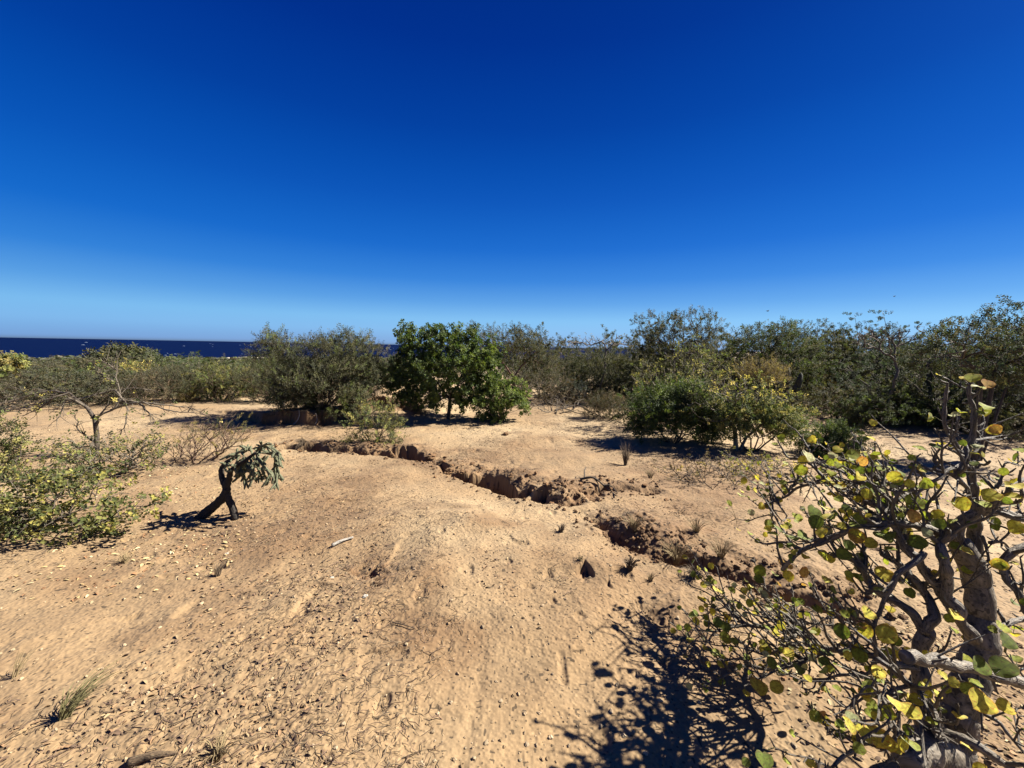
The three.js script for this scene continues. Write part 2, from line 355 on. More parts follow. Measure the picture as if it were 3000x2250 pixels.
// a short leafy shoot along +y: n leaves of simple folded shape
function sprigGeo({ n, len, L, W: w, droop = 0.2, quad = true, seed = 1, spread = 1 }) {
  const r = rng(seed), m = new Mesher(), q = new THREE.Quaternion(), up = V(0, 1, 0);
  for (let k = 0; k < n; k++) {
    const y = (k + r()) / n * len, th = k * 2.4 + r() * 0.8, d = V(Math.cos(th) * spread, 0.6 - droop + r() * 0.7 - 0.2, Math.sin(th) * spread).normalize();
    const s = V(0, 0, 0).crossVectors(d, V(r() - 0.5, 1, r() - 0.5)).normalize(), nn = V(0, 0, 0).crossVectors(s, d), z = 0.75 + r() * 0.5, l = L * z, ww = w * z * 0.5;
    const o = V(0, y, 0).addScaledVector(d, l * 0.2), tip = o.clone().addScaledVector(d, l), mid = o.clone().addScaledVector(d, l * 0.5).addScaledVector(nn, -ww * 0.35);
    const a = o.clone().addScaledVector(d, l * 0.55).addScaledVector(s, ww), b = o.clone().addScaledVector(d, l * 0.55).addScaledVector(s, -ww);
    if (quad) { m.tri(o, a, mid).tri(a, tip, mid).tri(o, mid, b).tri(b, mid, tip); } else { m.tri(o, a, tip).tri(o, tip, b); }
  }
  return m.geometry();
}
const SPRIG = {
  round: [1, 2].map((s) => sprigGeo({ n: 13, len: 0.10, L: 0.042, W: 0.036, seed: s })),
  small: [3, 4].map((s) => sprigGeo({ n: 20, len: 0.11, L: 0.022, W: 0.013, quad: false, seed: s })),
  fine: [5, 6].map((s) => sprigGeo({ n: 26, len: 0.13, L: 0.019, W: 0.008, quad: false, seed: s })),
  few: [7].map((s) => sprigGeo({ n: 5, len: 0.06, L: 0.032, W: 0.026, seed: s })),
  far: [8, 9].map((s) => sprigGeo({ n: 22, len: 0.22, L: 0.06, W: 0.04, quad: false, seed: s })),
};
const COL = {                                                // base colours of the leaves, each a range
  bright: [[0.062, 0.10, 0.011], [0.105, 0.14, 0.018], [0.038, 0.065, 0.009]],
  olive: [[0.058, 0.060, 0.017], [0.09, 0.083, 0.028], [0.038, 0.043, 0.013]],
  greyolive: [[0.068, 0.066, 0.028], [0.10, 0.092, 0.042], [0.042, 0.045, 0.018]],
  dark: [[0.046, 0.056, 0.013], [0.07, 0.075, 0.018], [0.033, 0.042, 0.011], [0.085, 0.08, 0.024]],
  bluish: [[0.038, 0.054, 0.022], [0.06, 0.078, 0.03], [0.028, 0.042, 0.02]],
  yellow: [[0.42, 0.36, 0.07], [0.52, 0.43, 0.13], [0.17, 0.19, 0.035], [0.12, 0.14, 0.025]],
  yellowgreen: [[0.10, 0.112, 0.02], [0.32, 0.29, 0.06], [0.05, 0.065, 0.012], [0.065, 0.08, 0.015], [0.17, 0.17, 0.04]],
  mixed: [[0.12, 0.15, 0.03], [0.22, 0.22, 0.05], [0.08, 0.10, 0.025], [0.30, 0.27, 0.07]],
  brown: [[0.095, 0.07, 0.028], [0.12, 0.09, 0.038], [0.07, 0.056, 0.022]],
  gold: [[0.24, 0.19, 0.045], [0.30, 0.23, 0.06], [0.17, 0.15, 0.03]],
  silver: [[0.15, 0.17, 0.12], [0.2, 0.23, 0.17], [0.1, 0.12, 0.08]],
  green: [[0.056, 0.080, 0.013], [0.085, 0.108, 0.02], [0.04, 0.06, 0.012]],
};

// A plant grown towards target points: each target joins the nearest twig already there.
function grow({ roots, targets, seed, balance = 0.3, seg = 0.12, wig = 0.25 }) {
  const r = rng(seed), nodes = [];
  for (const root of roots) {                                // a root is a path of points from the ground up
    let parent = -1, len = 0;
    root.forEach((p, k) => { if (k) len += p.distanceTo(root[k - 1]); nodes.push({ p: p.clone(), parent, len, kids: [], dir: k ? p.clone().sub(root[k - 1]).normalize() : (root[1] ?? p.clone().add(V(0, 1, 0))).clone().sub(p).normalize() }); parent = nodes.length - 1; });
  }
  const o = roots[0][roots[0].length - 1];
  targets.sort((a, b) => a.distanceToSquared(o) - b.distanceToSquared(o));
  const first = new Set(); { let k = 0; for (const root of roots) { if (root.length > 1) for (let j = 0; j < root.length - 1; j++) first.add(k + j); k += root.length; } }
  for (const t of targets) {
    let best = -1, cost = 1e9;
    for (let k = 0; k < nodes.length; k++) {
      if (first.has(k)) continue;
      const n = nodes[k], d = n.p.distanceTo(t), turn = d > 1e-4 ? 1 - ((t.x - n.p.x) * n.dir.x + (t.y - n.p.y) * n.dir.y + (t.z - n.p.z) * n.dir.z) / d : 0, c = d * (1 + 0.3 * turn) + balance * n.len;
      if (c < cost) { cost = c; best = k; }
    }
    const n = nodes[best], d = n.p.distanceTo(t), steps = Math.max(1, Math.round(d / seg));
    const m0 = n.dir.clone().multiplyScalar(d * 0.6), straight = t.clone().sub(n.p), m1 = straight.clone().add(V((r() - 0.5), (r() - 0.2), (r() - 0.5)).multiplyScalar(d * 0.6));
    let parent = best;
    for (let k = 1; k <= steps; k++) {
      const u = k / steps, u2 = u * u, u3 = u2 * u, p = n.p.clone().multiplyScalar(2 * u3 - 3 * u2 + 1).addScaledVector(m0, u3 - 2 * u2 + u).addScaledVector(t, -2 * u3 + 3 * u2).addScaledVector(m1, u3 - u2);
      if (k < steps) p.add(V(r() - 0.5, r() - 0.5, r() - 0.5).multiplyScalar(d / steps * wig));
      const q = nodes[parent];
      nodes.push({ p, parent, len: q.len + p.distanceTo(q.p), kids: [], dir: p.clone().sub(q.p).normalize(), tip: k === steps });
      parent = nodes.length - 1;
    }
  }
  nodes.forEach((n, k) => { if (n.parent >= 0) nodes[n.parent].kids.push(k); });
  for (let k = nodes.length - 1; k >= 0; k--) { const n = nodes[k]; n.tips = n.kids.length ? n.kids.reduce((s, j) => s + nodes[j].tips, 0) : 1; }
  return nodes;
}
function woodMeshes(nodes, { tipR, power = 0.45, maxR, trunkR, origin, thin = 0.004 }) {
  const rad = (n) => Math.min(maxR, tipR * Math.pow(n.tips, power));
  const trunk = new Mesher(), branches = new Mesher();
  const starts = nodes.map((n, k) => k).filter((k) => nodes[k].parent < 0);
  while (starts.length) {
    let k = starts.pop();
    const pts = [], rs = [], par = nodes[k].parent;
    if (par >= 0) { pts.push(nodes[par].p); rs.push(Math.min(rad(nodes[par]), rad(nodes[k]) * 1.15)); }
    for (;;) {
      const n = nodes[k];
      pts.push(n.p); rs.push(rad(n) * (par < 0 && pts.length === 1 ? 1.35 : 1));
      if (!n.kids.length) break;
      let main = n.kids[0];
      for (const j of n.kids) if (nodes[j].tips > nodes[main].tips) main = j;
      for (const j of n.kids) if (j !== main) starts.push(j);
      k = main;
    }
    if (pts.length < 2) continue;
    (par < 0 ? trunk : branches).tube(pts, rs, rs[0] > 0.03 ? 7 : rs[0] > 0.012 ? 5 : 3, rs[0] > 0.012);
  }
  return [trunk, branches];
}
const M4 = new THREE.Matrix4(), QT = new THREE.Quaternion(), SC = V(1, 1, 1), UPV = V(0, 1, 0), TC = new THREE.Color();
function foliage(parent, geo, places, palette, seed, mat = LEAFMAT, name = 'foliage') {   // places: [point, direction, size] relative to the parent
  const r = rng(seed), im = shade(new THREE.InstancedMesh(geo, mat, places.length)), tw = new THREE.Quaternion();
  places.forEach(([p, d, s, c], k) => {
    QT.setFromUnitVectors(UPV, d).multiply(tw.setFromAxisAngle(UPV, r() * 6.28));
    im.setMatrixAt(k, M4.compose(p, QT, SC.setScalar(s)));
    const a = c ?? palette[Math.floor(r() * palette.length)], v = 0.8 + 0.4 * r();
    im.setColorAt(k, TC.setRGB(a[0] * v, a[1] * v, a[2] * v));
  });
  im.name = name; im.userData.kind = 'stuff'; parent.add(im);
  return im;
}
// Everything about one plant. Crown blobs are [x, y, rx, ry] in pixels of the view at 2212 wide, weight, shift in depth, given at the plant's own distance.
function plant(o) {
  const r = rng(o.seed), base = o.dist ? along(o.base[0] * QP, o.dist) : G(o.base[0] * QP, o.base[1] * QP), d = depthOf(base);
  const t = thing(o.name, o.label, o.category, base, o.group);
  const targets = [], wsum = o.blobs.reduce((s, b) => s + (b[4] ?? b[2] * b[3]), 0);
  for (const b of o.blobs) {
    const depth = d + (b[5] ?? 0), c = U(b[0] * QP, b[1] * QP, depth), rx = b[2] * QP / FP * depth, ry = b[3] * QP / FP * depth, rz = Math.min(o.deep ?? 1.4, rx), n = Math.round(o.n * (b[4] ?? b[2] * b[3]) / wsum);
    for (let k = 0; k < n; k++) {
      const th = r() * 6.283, z = r() * 2 - 1, s = Math.sqrt(1 - z * z), q = Math.pow(r(), o.shell ?? 0.4), lump = (1 + 0.3 * vnoise(th * 1.6 + b[0], z * 2 + o.seed)) * (r() < 0.09 ? 1.12 + 0.2 * r() : 1);
      const p = V(c.x + Math.cos(th) * s * rx * q * lump, c.y + z * ry * q * lump, c.z + Math.sin(th) * s * rz * q * lump);
      const g = H(p.x, p.z, false) + 0.03;
      if (p.y < g) p.y = g + r() * 0.1;
      targets.push(p);
    }
  }
  const roots = o.trunks ? o.trunks.map((path) => path.map(([x, y, dz], k) => k === 0 ? base.clone().add(V((x - o.base[0]) * QP / FP * d, -0.03, -(dz ?? 0))) : U(x * QP, y * QP, d + (dz ?? 0)))) : null;
  const stems = roots ?? Array.from({ length: o.stems ?? 3 }, (_, k) => { const th = k * 2.4 + r(), s = 0.03 + 0.05 * r(), b = base.clone().add(V(Math.cos(th) * s, -0.03, Math.sin(th) * s)); return [b, b.clone().add(V(Math.cos(th) * (o.lean ?? 0.12), (o.rise ?? 0.16), Math.sin(th) * (o.lean ?? 0.12)))]; });
  const nodes = grow({ roots: stems, targets, seed: o.seed + 1, balance: o.balance ?? 0.3, seg: o.seg ?? 0.13, wig: o.wig ?? 0.35 });
  const [trunk, branches] = woodMeshes(nodes, { tipR: o.tipR ?? 0.0022, power: o.power ?? 0.44, maxR: o.maxR ?? 0.06 });
  part(t, stems.length > 1 ? 'stems' : 'trunk', trunk.geometry(base), o.wood ?? WOOD.grey);
  part(t, 'branches', branches.geometry(base), o.twigs ?? o.wood ?? WOOD.grey, true);
  if (o.leaf) {
    const places = [], tips = nodes.filter((n) => n.tips <= (o.leafy ?? 2) && n.parent >= 0), bare = o.bare ?? 0;
    for (const n of tips) {
      if (r() < bare) continue;
      for (let k = 0; k < (o.per ?? 2); k++) {
        const a = V(r() - 0.5, r() - 0.3, r() - 0.5).multiplyScalar(1.6).add(n.dir).normalize(), p = n.p.clone().sub(base).add(V(r() - 0.5, r() - 0.5, r() - 0.5).multiplyScalar(o.fuzz ?? 0.08));
        places.push([p, a, (o.size ?? 1) * (0.7 + 0.6 * r())]);
      }
    }
    foliage(t, SPRIG[o.leaf][o.seed % SPRIG[o.leaf].length], places, o.palette, o.seed + 2);
    if (o.extra) foliage(t, SPRIG[o.extra.leaf][0], places.filter(() => r() < o.extra.share), o.extra.palette, o.seed + 3, LEAFMAT, 'yellowed_foliage');
  }
  return t;
}
// ---------------------------------------------------------------- the trees and shrubs behind the washed-out ground
plant({ name: 'green_tree', label: 'bright green rounded small tree with short dark trunk, centre of the clearing edge', category: 'tree', seed: 11, base: [970, 905], trunks: [[[968, 905], [970, 885], [972, 862]]],
  blobs: [[965, 795, 100, 72], [895, 800, 58, 58], [1030, 785, 55, 58], [885, 735, 32, 28], [935, 722, 40, 16], [985, 735, 50, 25], [850, 815, 30, 30], [910, 845, 50, 22], [1020, 845, 50, 28], [960, 865, 60, 18], [880, 850, 30, 18]], n: 800, leaf: 'round', palette: COL.bright, per: 4, leafy: 2, fuzz: 0.12, wood: WOOD.dark, maxR: 0.085, tipR: 0.003, deep: 0.95 });
plant({ name: 'green_shrub', label: 'bright green low shrub touching the right side of the bright green tree', category: 'shrub', seed: 12, base: [1080, 910], stems: 4, blobs: [[1085, 852, 52, 48], [1055, 885, 32, 26], [1110, 870, 30, 25], [1075, 905, 25, 14]], n: 260, leaf: 'round', palette: [[0.11, 0.155, 0.022], [0.15, 0.195, 0.03], [0.065, 0.10, 0.014]], per: 3, wood: WOOD.brown, deep: 0.5 });
plant({ name: 'twisted_tree', label: 'dark tree with reddish twisted forking trunk behind the bright green tree', category: 'tree', seed: 13, base: [1108, 845], dist: 10.8, trunks: [[[1112, 845], [1108, 815], [1095, 795], [1075, 770]], [[1114, 845], [1112, 812], [1125, 792], [1145, 772]]],
  blobs: [[1090, 745, 80, 32], [1145, 750, 48, 40], [1015, 715, 22, 12], [1065, 735, 40, 26], [1120, 722, 30, 16], [1170, 770, 35, 35]], n: 380, leaf: 'small', palette: COL.olive.concat(COL.dark), per: 4, fuzz: 0.12, wood: WOOD.red, twigs: WOOD.red, maxR: 0.08, tipR: 0.0035, size: 1.25, deep: 0.9 });
plant({ name: 'olive_shrub', label: 'large olive grey shrub over the shaded red bank, left of the bright green tree', category: 'shrub', seed: 14, base: [690, 884], stems: 7, lean: 0.25, rise: 0.2, blobs: [[700, 815, 112, 58], [600, 768, 46, 36], [720, 748, 74, 18], [785, 795, 50, 58], [690, 855, 85, 42], [640, 820, 70, 50], [590, 735, 30, 12], [740, 728, 22, 10], [760, 850, 50, 35], [630, 860, 50, 30]], n: 1250, leaf: 'fine', palette: COL.mixed.slice(0, 1).concat(COL.olive, COL.olive), per: 5, fuzz: 0.18, wood: WOOD.dark, twigs: WOOD.grey, maxR: 0.05, tipR: 0.003, size: 1.5, deep: 1.1, shell: 0.55 });
plant({ name: 'low_shrub', label: 'small olive shrub hanging over the trench edge below the bright green tree', category: 'shrub', seed: 15, base: [808, 955], stems: 5, blobs: [[800, 900, 56, 36], [830, 925, 36, 30], [770, 945, 26, 18], [848, 950, 24, 18], [815, 970, 22, 16]], n: 330, leaf: 'small', palette: COL.mixed.concat(COL.olive), per: 2, bare: 0.15, wood: WOOD.brown, tipR: 0.002, deep: 0.55 });
plant({ name: 'yellow_tree', label: 'small yellow leaved tree with single grey trunk, in front of the dark thicket', category: 'tree', seed: 16, base: [1590, 972], trunks: [[[1590, 972], [1588, 935], [1580, 905]], [[1596, 972], [1612, 945], [1640, 922]]],
  blobs: [[1590, 842, 105, 36], [1560, 872, 80, 45], [1650, 875, 60, 40], [1695, 862, 45, 22], [1640, 830, 40, 18], [1520, 860, 40, 30], [1570, 808, 30, 12], [1700, 885, 30, 20]], n: 520, leaf: 'few', palette: COL.yellow.concat(COL.olive), per: 2, bare: 0.42, fuzz: 0.06, size: 1.0, wood: WOOD.pale, twigs: WOOD.pale, maxR: 0.045, tipR: 0.0032, deep: 0.75 });
plant({ name: 'dense_shrub', label: 'dense green shrub with dark shaded underside, left of the small yellow leaved tree', category: 'shrub', seed: 17, base: [1455, 955], stems: 6, blobs: [[1425, 893, 66, 46], [1475, 862, 62, 34], [1525, 925, 45, 26], [1400, 915, 40, 28], [1500, 895, 50, 45]], n: 640, leaf: 'small', palette: COL.green.concat(COL.bright), per: 5, fuzz: 0.13, wood: WOOD.dark, size: 1.35, deep: 0.75 });
plant({ name: 'arching_shrub', label: 'pale loose shrub with long arching leafy branches behind the dense green shrub', category: 'shrub', seed: 18, base: [1490, 905], dist: 8.4, stems: 5, blobs: [[1485, 780, 62, 52], [1450, 835, 90, 34], [1400, 805, 40, 30], [1540, 800, 50, 45], [1490, 860, 80, 40]], n: 560, leaf: 'few', palette: COL.mixed.concat(COL.olive), per: 2, fuzz: 0.1, bare: 0.25, size: 1.2, wood: WOOD.grey, twigs: WOOD.pale, tipR: 0.0034, deep: 0.8 });
plant({ name: 'tall_tree', label: 'tallest tree, open dark crown of spreading branches against the sky', category: 'tree', seed: 19, base: [1470, 850], dist: 12.2, trunks: [[[1470, 860], [1462, 800], [1452, 760]], [[1474, 860], [1484, 800], [1500, 765]]],
  blobs: [[1400, 694, 32, 14], [1458, 690, 46, 15], [1518, 690, 36, 16], [1462, 716, 82, 22], [1410, 742, 42, 24], [1515, 740, 46, 36], [1380, 722, 16, 10], [1545, 712, 14, 12], [1470, 760, 80, 40]], n: 420, leaf: 'small', palette: COL.dark.concat(COL.greyolive), per: 4, fuzz: 0.11, wood: WOOD.dark, twigs: WOOD.brown, maxR: 0.08, tipR: 0.005, size: 1.4, deep: 1.1, seg: 0.16, leafy: 1, shell: 0.6 });
plant({ name: 'dense_shrub', label: 'green leafy shrub right behind the trunk of the small yellow leaved tree', category: 'shrub', seed: 34, base: [1640, 955], dist: 7.0, stems: 6, blobs: [[1640, 905, 70, 36], [1690, 925, 40, 24], [1590, 900, 50, 34]], n: 420, leaf: 'small', palette: COL.green.concat(COL.mixed), per: 4, fuzz: 0.12, wood: WOOD.dark, size: 1.2, deep: 0.5 });
plant({ name: 'low_shrub', label: 'low rounded deep green shrub right of the small yellow leaved tree', category: 'shrub', seed: 20, base: [1800, 985], stems: 6, blobs: [[1800, 952, 54, 34], [1770, 965, 35, 24], [1830, 962, 30, 26]], n: 330, leaf: 'small', palette: COL.bright.concat(COL.green), per: 4, fuzz: 0.09, wood: WOOD.brown, deep: 0.45 });
plant({ name: 'low_shrub', label: 'small dark leafy bush standing alone on the sand beside the bare sapling', category: 'shrub', seed: 21, base: [1865, 925], stems: 4, blobs: [[1865, 903, 25, 20], [1850, 912, 14, 14]], n: 110, leaf: 'small', palette: COL.dark.concat(COL.green), per: 3, wood: WOOD.brown, deep: 0.3 });
plant({ name: 'spreading_tree', label: 'dark multi trunked tree with dead grey twigs on top, right thicket', category: 'tree', seed: 22, base: [1880, 862], trunks: [[[1872, 862], [1862, 825], [1845, 795]], [[1880, 862], [1884, 815], [1886, 780]], [[1886, 862], [1908, 820], [1935, 792]]],
  blobs: [[1880, 752, 88, 42], [1830, 765, 68, 40], [1940, 762, 55, 38], [1880, 790, 90, 35], [1790, 740, 30, 18]], n: 520, leaf: 'small', palette: COL.olive.concat(COL.dark), per: 3, fuzz: 0.13, wood: WOOD.dark, twigs: WOOD.grey, maxR: 0.09, tipR: 0.004, size: 1.35, deep: 1.3, bare: 0.1 });
plant({ name: 'round_tree', label: 'full dark green round crowned tree between the tallest tree and the multi trunked tree', category: 'tree', seed: 23, base: [1660, 850], dist: 13.5, trunks: [[[1660, 870], [1658, 800], [1650, 770]], [[1664, 870], [1680, 800], [1705, 775]]],
  blobs: [[1660, 738, 80, 34], [1630, 772, 85, 40], [1722, 762, 50, 40], [1680, 715, 40, 16], [1600, 745, 40, 26], [1660, 800, 100, 40]], n: 560, leaf: 'small', palette: COL.green.concat(COL.dark), per: 4, fuzz: 0.14, wood: WOOD.dark, maxR: 0.09, tipR: 0.005, size: 1.6, deep: 1.3 });
plant({ name: 'edge_tree', label: 'big bluish dark tree with upright shoots at the right edge of the photo', category: 'tree', seed: 24, base: [2140, 880], dist: 9.0, trunks: [[[2136, 880], [2120, 810], [2080, 775]], [[2142, 880], [2150, 800], [2200, 775]], [[2150, 880], [2190, 790], [2260, 760]]],
  blobs: [[2130, 752, 85, 46], [2195, 725, 40, 36], [2055, 735, 45, 28], [2010, 770, 48, 36], [2195, 790, 55, 50], [2110, 690, 12, 20], [2150, 680, 10, 24], [2190, 672, 14, 18], [2270, 735, 70, 52], [2130, 800, 80, 26]], n: 560, leaf: 'small', palette: COL.bluish.concat(COL.dark), per: 3, bare: 0.2, fuzz: 0.12, wood: WOOD.dark, twigs: WOOD.grey, maxR: 0.09, tipR: 0.0035, size: 1.25, deep: 1.2 });
plant({ name: 'low_shrub', label: 'round brownish twiggy bush right of the bare sapling, before the thicket', category: 'shrub', seed: 25, base: [1958, 908], stems: 8, lean: 0.2, blobs: [[1962, 882, 44, 24], [1932, 890, 30, 20], [1985, 888, 26, 18]], n: 260, leaf: 'fine', palette: COL.brown.concat(COL.olive), per: 2, wood: WOOD.twig, tipR: 0.002, deep: 0.5 });
plant({ name: 'low_shrub', label: 'sunlit low leafy shrub under the big bluish tree at the right edge', category: 'shrub', seed: 26, base: [2150, 900], stems: 5, blobs: [[2105, 868, 44, 20], [2195, 872, 50, 26], [2150, 860, 50, 25]], n: 300, leaf: 'round', palette: COL.mixed.concat(COL.dark), per: 3, wood: WOOD.dark, size: 0.8, deep: 0.7 });
plant({ name: 'low_shrub', label: 'round olive brown bush in front of the dark shrub, behind fallen branches', category: 'shrub', seed: 27, base: [1310, 905], stems: 8, lean: 0.18, blobs: [[1308, 875, 48, 28], [1285, 885, 26, 20], [1335, 880, 28, 22]], n: 330, leaf: 'fine', palette: COL.brown.concat(COL.olive), per: 3, wood: WOOD.brown, deep: 0.5 });
plant({ name: 'dark_shrub', label: 'very dark dense shrub in the middle of the thicket', category: 'shrub', seed: 28, base: [1305, 862], stems: 7, lean: 0.3, rise: 0.25, blobs: [[1310, 795, 85, 44], [1250, 800, 40, 38], [1340, 830, 60, 30], [1290, 835, 60, 28]], n: 560, leaf: 'small', palette: COL.dark, per: 4, fuzz: 0.14, wood: WOOD.dark, tipR: 0.003, size: 1.3, deep: 1.0 });
plant({ name: 'twiggy_shrub', label: 'grey twiggy half bare shrub right of the low bright green shrub', category: 'shrub', seed: 29, base: [1185, 872], stems: 8, lean: 0.2, rise: 0.25, blobs: [[1178, 812, 58, 54], [1215, 840, 36, 30], [1150, 835, 30, 30]], n: 420, leaf: 'fine', palette: COL.greyolive.concat(COL.brown), per: 2, bare: 0.35, wood: WOOD.grey, tipR: 0.0026, deep: 0.8 });
plant({ name: 'low_shrub', label: 'small silvery green plant at the foot of the very dark shrub', category: 'shrub', seed: 30, base: [1250, 868], stems: 5, blobs: [[1252, 842, 24, 22], [1240, 850, 18, 14]], n: 90, leaf: 'few', palette: COL.silver, per: 3, wood: WOOD.grey, deep: 0.35 });
plant({ name: 'low_shrub', label: 'round olive bush behind the bare sapling, right of the columnar cacti', category: 'shrub', seed: 31, base: [1778, 865], stems: 6, blobs: [[1775, 832, 42, 26], [1750, 845, 24, 18]], n: 260, leaf: 'fine', palette: COL.olive.concat(COL.gold), per: 4, wood: WOOD.brown, deep: 0.6 });
plant({ name: 'low_shrub', label: 'dull golden brown bush in shade below the round crowned tree', category: 'shrub', seed: 32, base: [1645, 850], dist: 10.5, stems: 6, blobs: [[1640, 805, 44, 28], [1670, 815, 30, 22]], n: 240, leaf: 'fine', palette: COL.brown.concat(COL.gold), per: 3, wood: WOOD.brown, deep: 0.6, size: 1.2 });
plant({ name: 'low_shrub', label: 'small green tuft of a shrub beside the sand mound, left of the bright green tree', category: 'shrub', seed: 33, base: [902, 895], stems: 6, lean: 0.06, rise: 0.1, blobs: [[900, 880, 12, 16]], n: 60, leaf: 'fine', palette: COL.olive, per: 2, wood: WOOD.brown, deep: 0.2 });

plant({ name: 'dry_brush', label: 'heap of dry dark brush on the ground before the dense green shrub', category: 'dry brush', seed: 35, base: [1520, 1040], stems: 9, lean: 0.25, rise: 0.04, blobs: [[1480, 1022, 60, 16], [1560, 1030, 70, 20], [1530, 1000, 50, 14]], n: 260, leaf: 'few', palette: COL.gold.concat(COL.brown), per: 1, bare: 0.72, wood: WOOD.brown, twigs: WOOD.dark, maxR: 0.012, tipR: 0.0028, power: 0.3, seg: 0.1, wig: 0.6, deep: 0.7, size: 0.8 });
plant({ name: 'dry_brush', label: 'low dry brush with yellowed bits under the small yellow leaved tree', category: 'dry brush', seed: 36, base: [1640, 1020], stems: 9, lean: 0.25, rise: 0.05, blobs: [[1630, 1000, 70, 20], [1690, 1010, 50, 18], [1600, 1030, 50, 14]], n: 260, leaf: 'few', palette: COL.gold.concat(COL.yellow), per: 1, bare: 0.6, wood: WOOD.grey, twigs: WOOD.grey, maxR: 0.012, tipR: 0.0028, power: 0.3, seg: 0.1, wig: 0.6, deep: 0.7, size: 0.8 });
plant({ name: 'dry_brush', label: 'dead grey brush at the feet of the grey twiggy shrub, edge of sand', category: 'dry brush', seed: 37, base: [1200, 890], stems: 8, lean: 0.3, rise: 0.06, blobs: [[1210, 872, 60, 16], [1150, 878, 30, 12]], n: 160, leaf: null, palette: COL.brown, wood: WOOD.grey, maxR: 0.014, tipR: 0.004, power: 0.3, wig: 0.6, deep: 0.6 });
plant({ name: 'dead_tree', label: 'leafless grey twigs rising over the multi trunked tree against the sky', category: 'tree', seed: 38, base: [1905, 850], dist: 11.8, stems: 3, rise: 0.9, lean: 0.2, blobs: [[1895, 722, 50, 20], [1950, 728, 34, 18], [1860, 730, 24, 16], [1985, 708, 8, 14]], n: 150, leaf: null, palette: COL.brown, wood: WOOD.grey, maxR: 0.05, tipR: 0.0075, power: 0.3, wig: 0.7, deep: 0.7 });
plant({ name: 'dead_tree', label: 'leafless twigs above the thicket left of the tallest tree, against the sky', category: 'tree', seed: 39, base: [1290, 850], dist: 12.4, stems: 3, rise: 0.9, lean: 0.25, blobs: [[1280, 735, 30, 14], [1335, 738, 36, 16], [1225, 742, 26, 10]], n: 110, leaf: 'few', palette: COL.gold, per: 1, bare: 0.75, wood: WOOD.grey, maxR: 0.05, tipR: 0.0075, power: 0.3, wig: 0.7, deep: 0.7 });
// ---------------------------------------------------------------- left side, near
plant({ name: 'yellow_green_shrub', label: 'low sprawling shrub with yellow green leaves at the left edge, nearest on that side', category: 'shrub', seed: 41, base: [95, 1150], trunks: [[[95, 1150], [120, 1125], [150, 1110]], [[90, 1150], [60, 1120], [30, 1100]], [[100, 1150], [110, 1110], [115, 1085]], [[105, 1150], [190, 1130], [240, 1118]]],
  blobs: [[60, 1110, 85, 50], [180, 1118, 85, 40], [300, 1092, 52, 16], [130, 1062, 70, 22], [10, 1120, 50, 55], [240, 1130, 40, 25], [345, 1088, 14, 8], [40, 1160, 50, 20], [160, 1050, 100, 28], [60, 1045, 70, 34]], n: 560, leaf: 'few', palette: COL.yellowgreen, bare: 0.2, per: 2, leafy: 2, fuzz: 0.05, wood: WOOD.dark, twigs: WOOD.grey, maxR: 0.018, tipR: 0.0026, power: 0.34, size: 0.95, seg: 0.07, deep: 0.5 });
plant({ name: 'scraggly_shrub', label: 'scraggly grey twigged shrub with sparse yellowing leaves around the bare tree', category: 'shrub', seed: 42, base: [235, 1022], stems: 7, lean: 0.2, rise: 0.08, blobs: [[240, 980, 90, 36], [150, 965, 60, 16], [310, 975, 50, 36], [340, 945, 22, 16], [210, 1010, 70, 22]], n: 600, leaf: 'few', palette: COL.mixed.concat(COL.olive), per: 1, bare: 0.25, leafy: 2, wood: WOOD.grey, twigs: WOOD.pale, maxR: 0.016, tipR: 0.003, power: 0.36, seg: 0.08, deep: 0.55, size: 0.85 });
plant({ name: 'twiggy_shrub', label: 'nearly bare reddish twig bush behind the small cactus', category: 'shrub', seed: 43, base: [425, 998], stems: 9, lean: 0.16, rise: 0.08, blobs: [[430, 955, 60, 34], [500, 945, 40, 42], [395, 965, 40, 26], [460, 925, 30, 20]], n: 420, leaf: 'fine', palette: COL.olive.concat(COL.gold), per: 1, bare: 0.6, wood: WOOD.twig, maxR: 0.012, tipR: 0.0032, power: 0.34, seg: 0.08, deep: 0.5, size: 0.8 });
plant({ name: 'leafy_shrub', label: 'small grey green shrub cut by the left edge, above the sprawling shrub', category: 'shrub', seed: 44, base: [5, 1040], stems: 6, blobs: [[2, 995, 36, 40], [30, 960, 18, 14], [22, 930, 16, 22]], n: 190, leaf: 'small', palette: COL.olive.concat(COL.mixed), per: 2, bare: 0.2, wood: WOOD.grey, maxR: 0.012, tipR: 0.0015, deep: 0.35, seg: 0.08 });
plant({ name: 'twiggy_shrub', label: 'small leafy twigs spreading over sand between the two left shrubs', category: 'shrub', seed: 45, base: [120, 1040], stems: 5, lean: 0.15, rise: 0.05, blobs: [[90, 1010, 80, 26], [150, 985, 50, 18], [60, 1040, 50, 22]], n: 200, leaf: 'few', palette: COL.mixed, per: 1, bare: 0.35, wood: WOOD.brown, maxR: 0.01, tipR: 0.0014, power: 0.36, seg: 0.08, deep: 0.4, size: 0.85 });
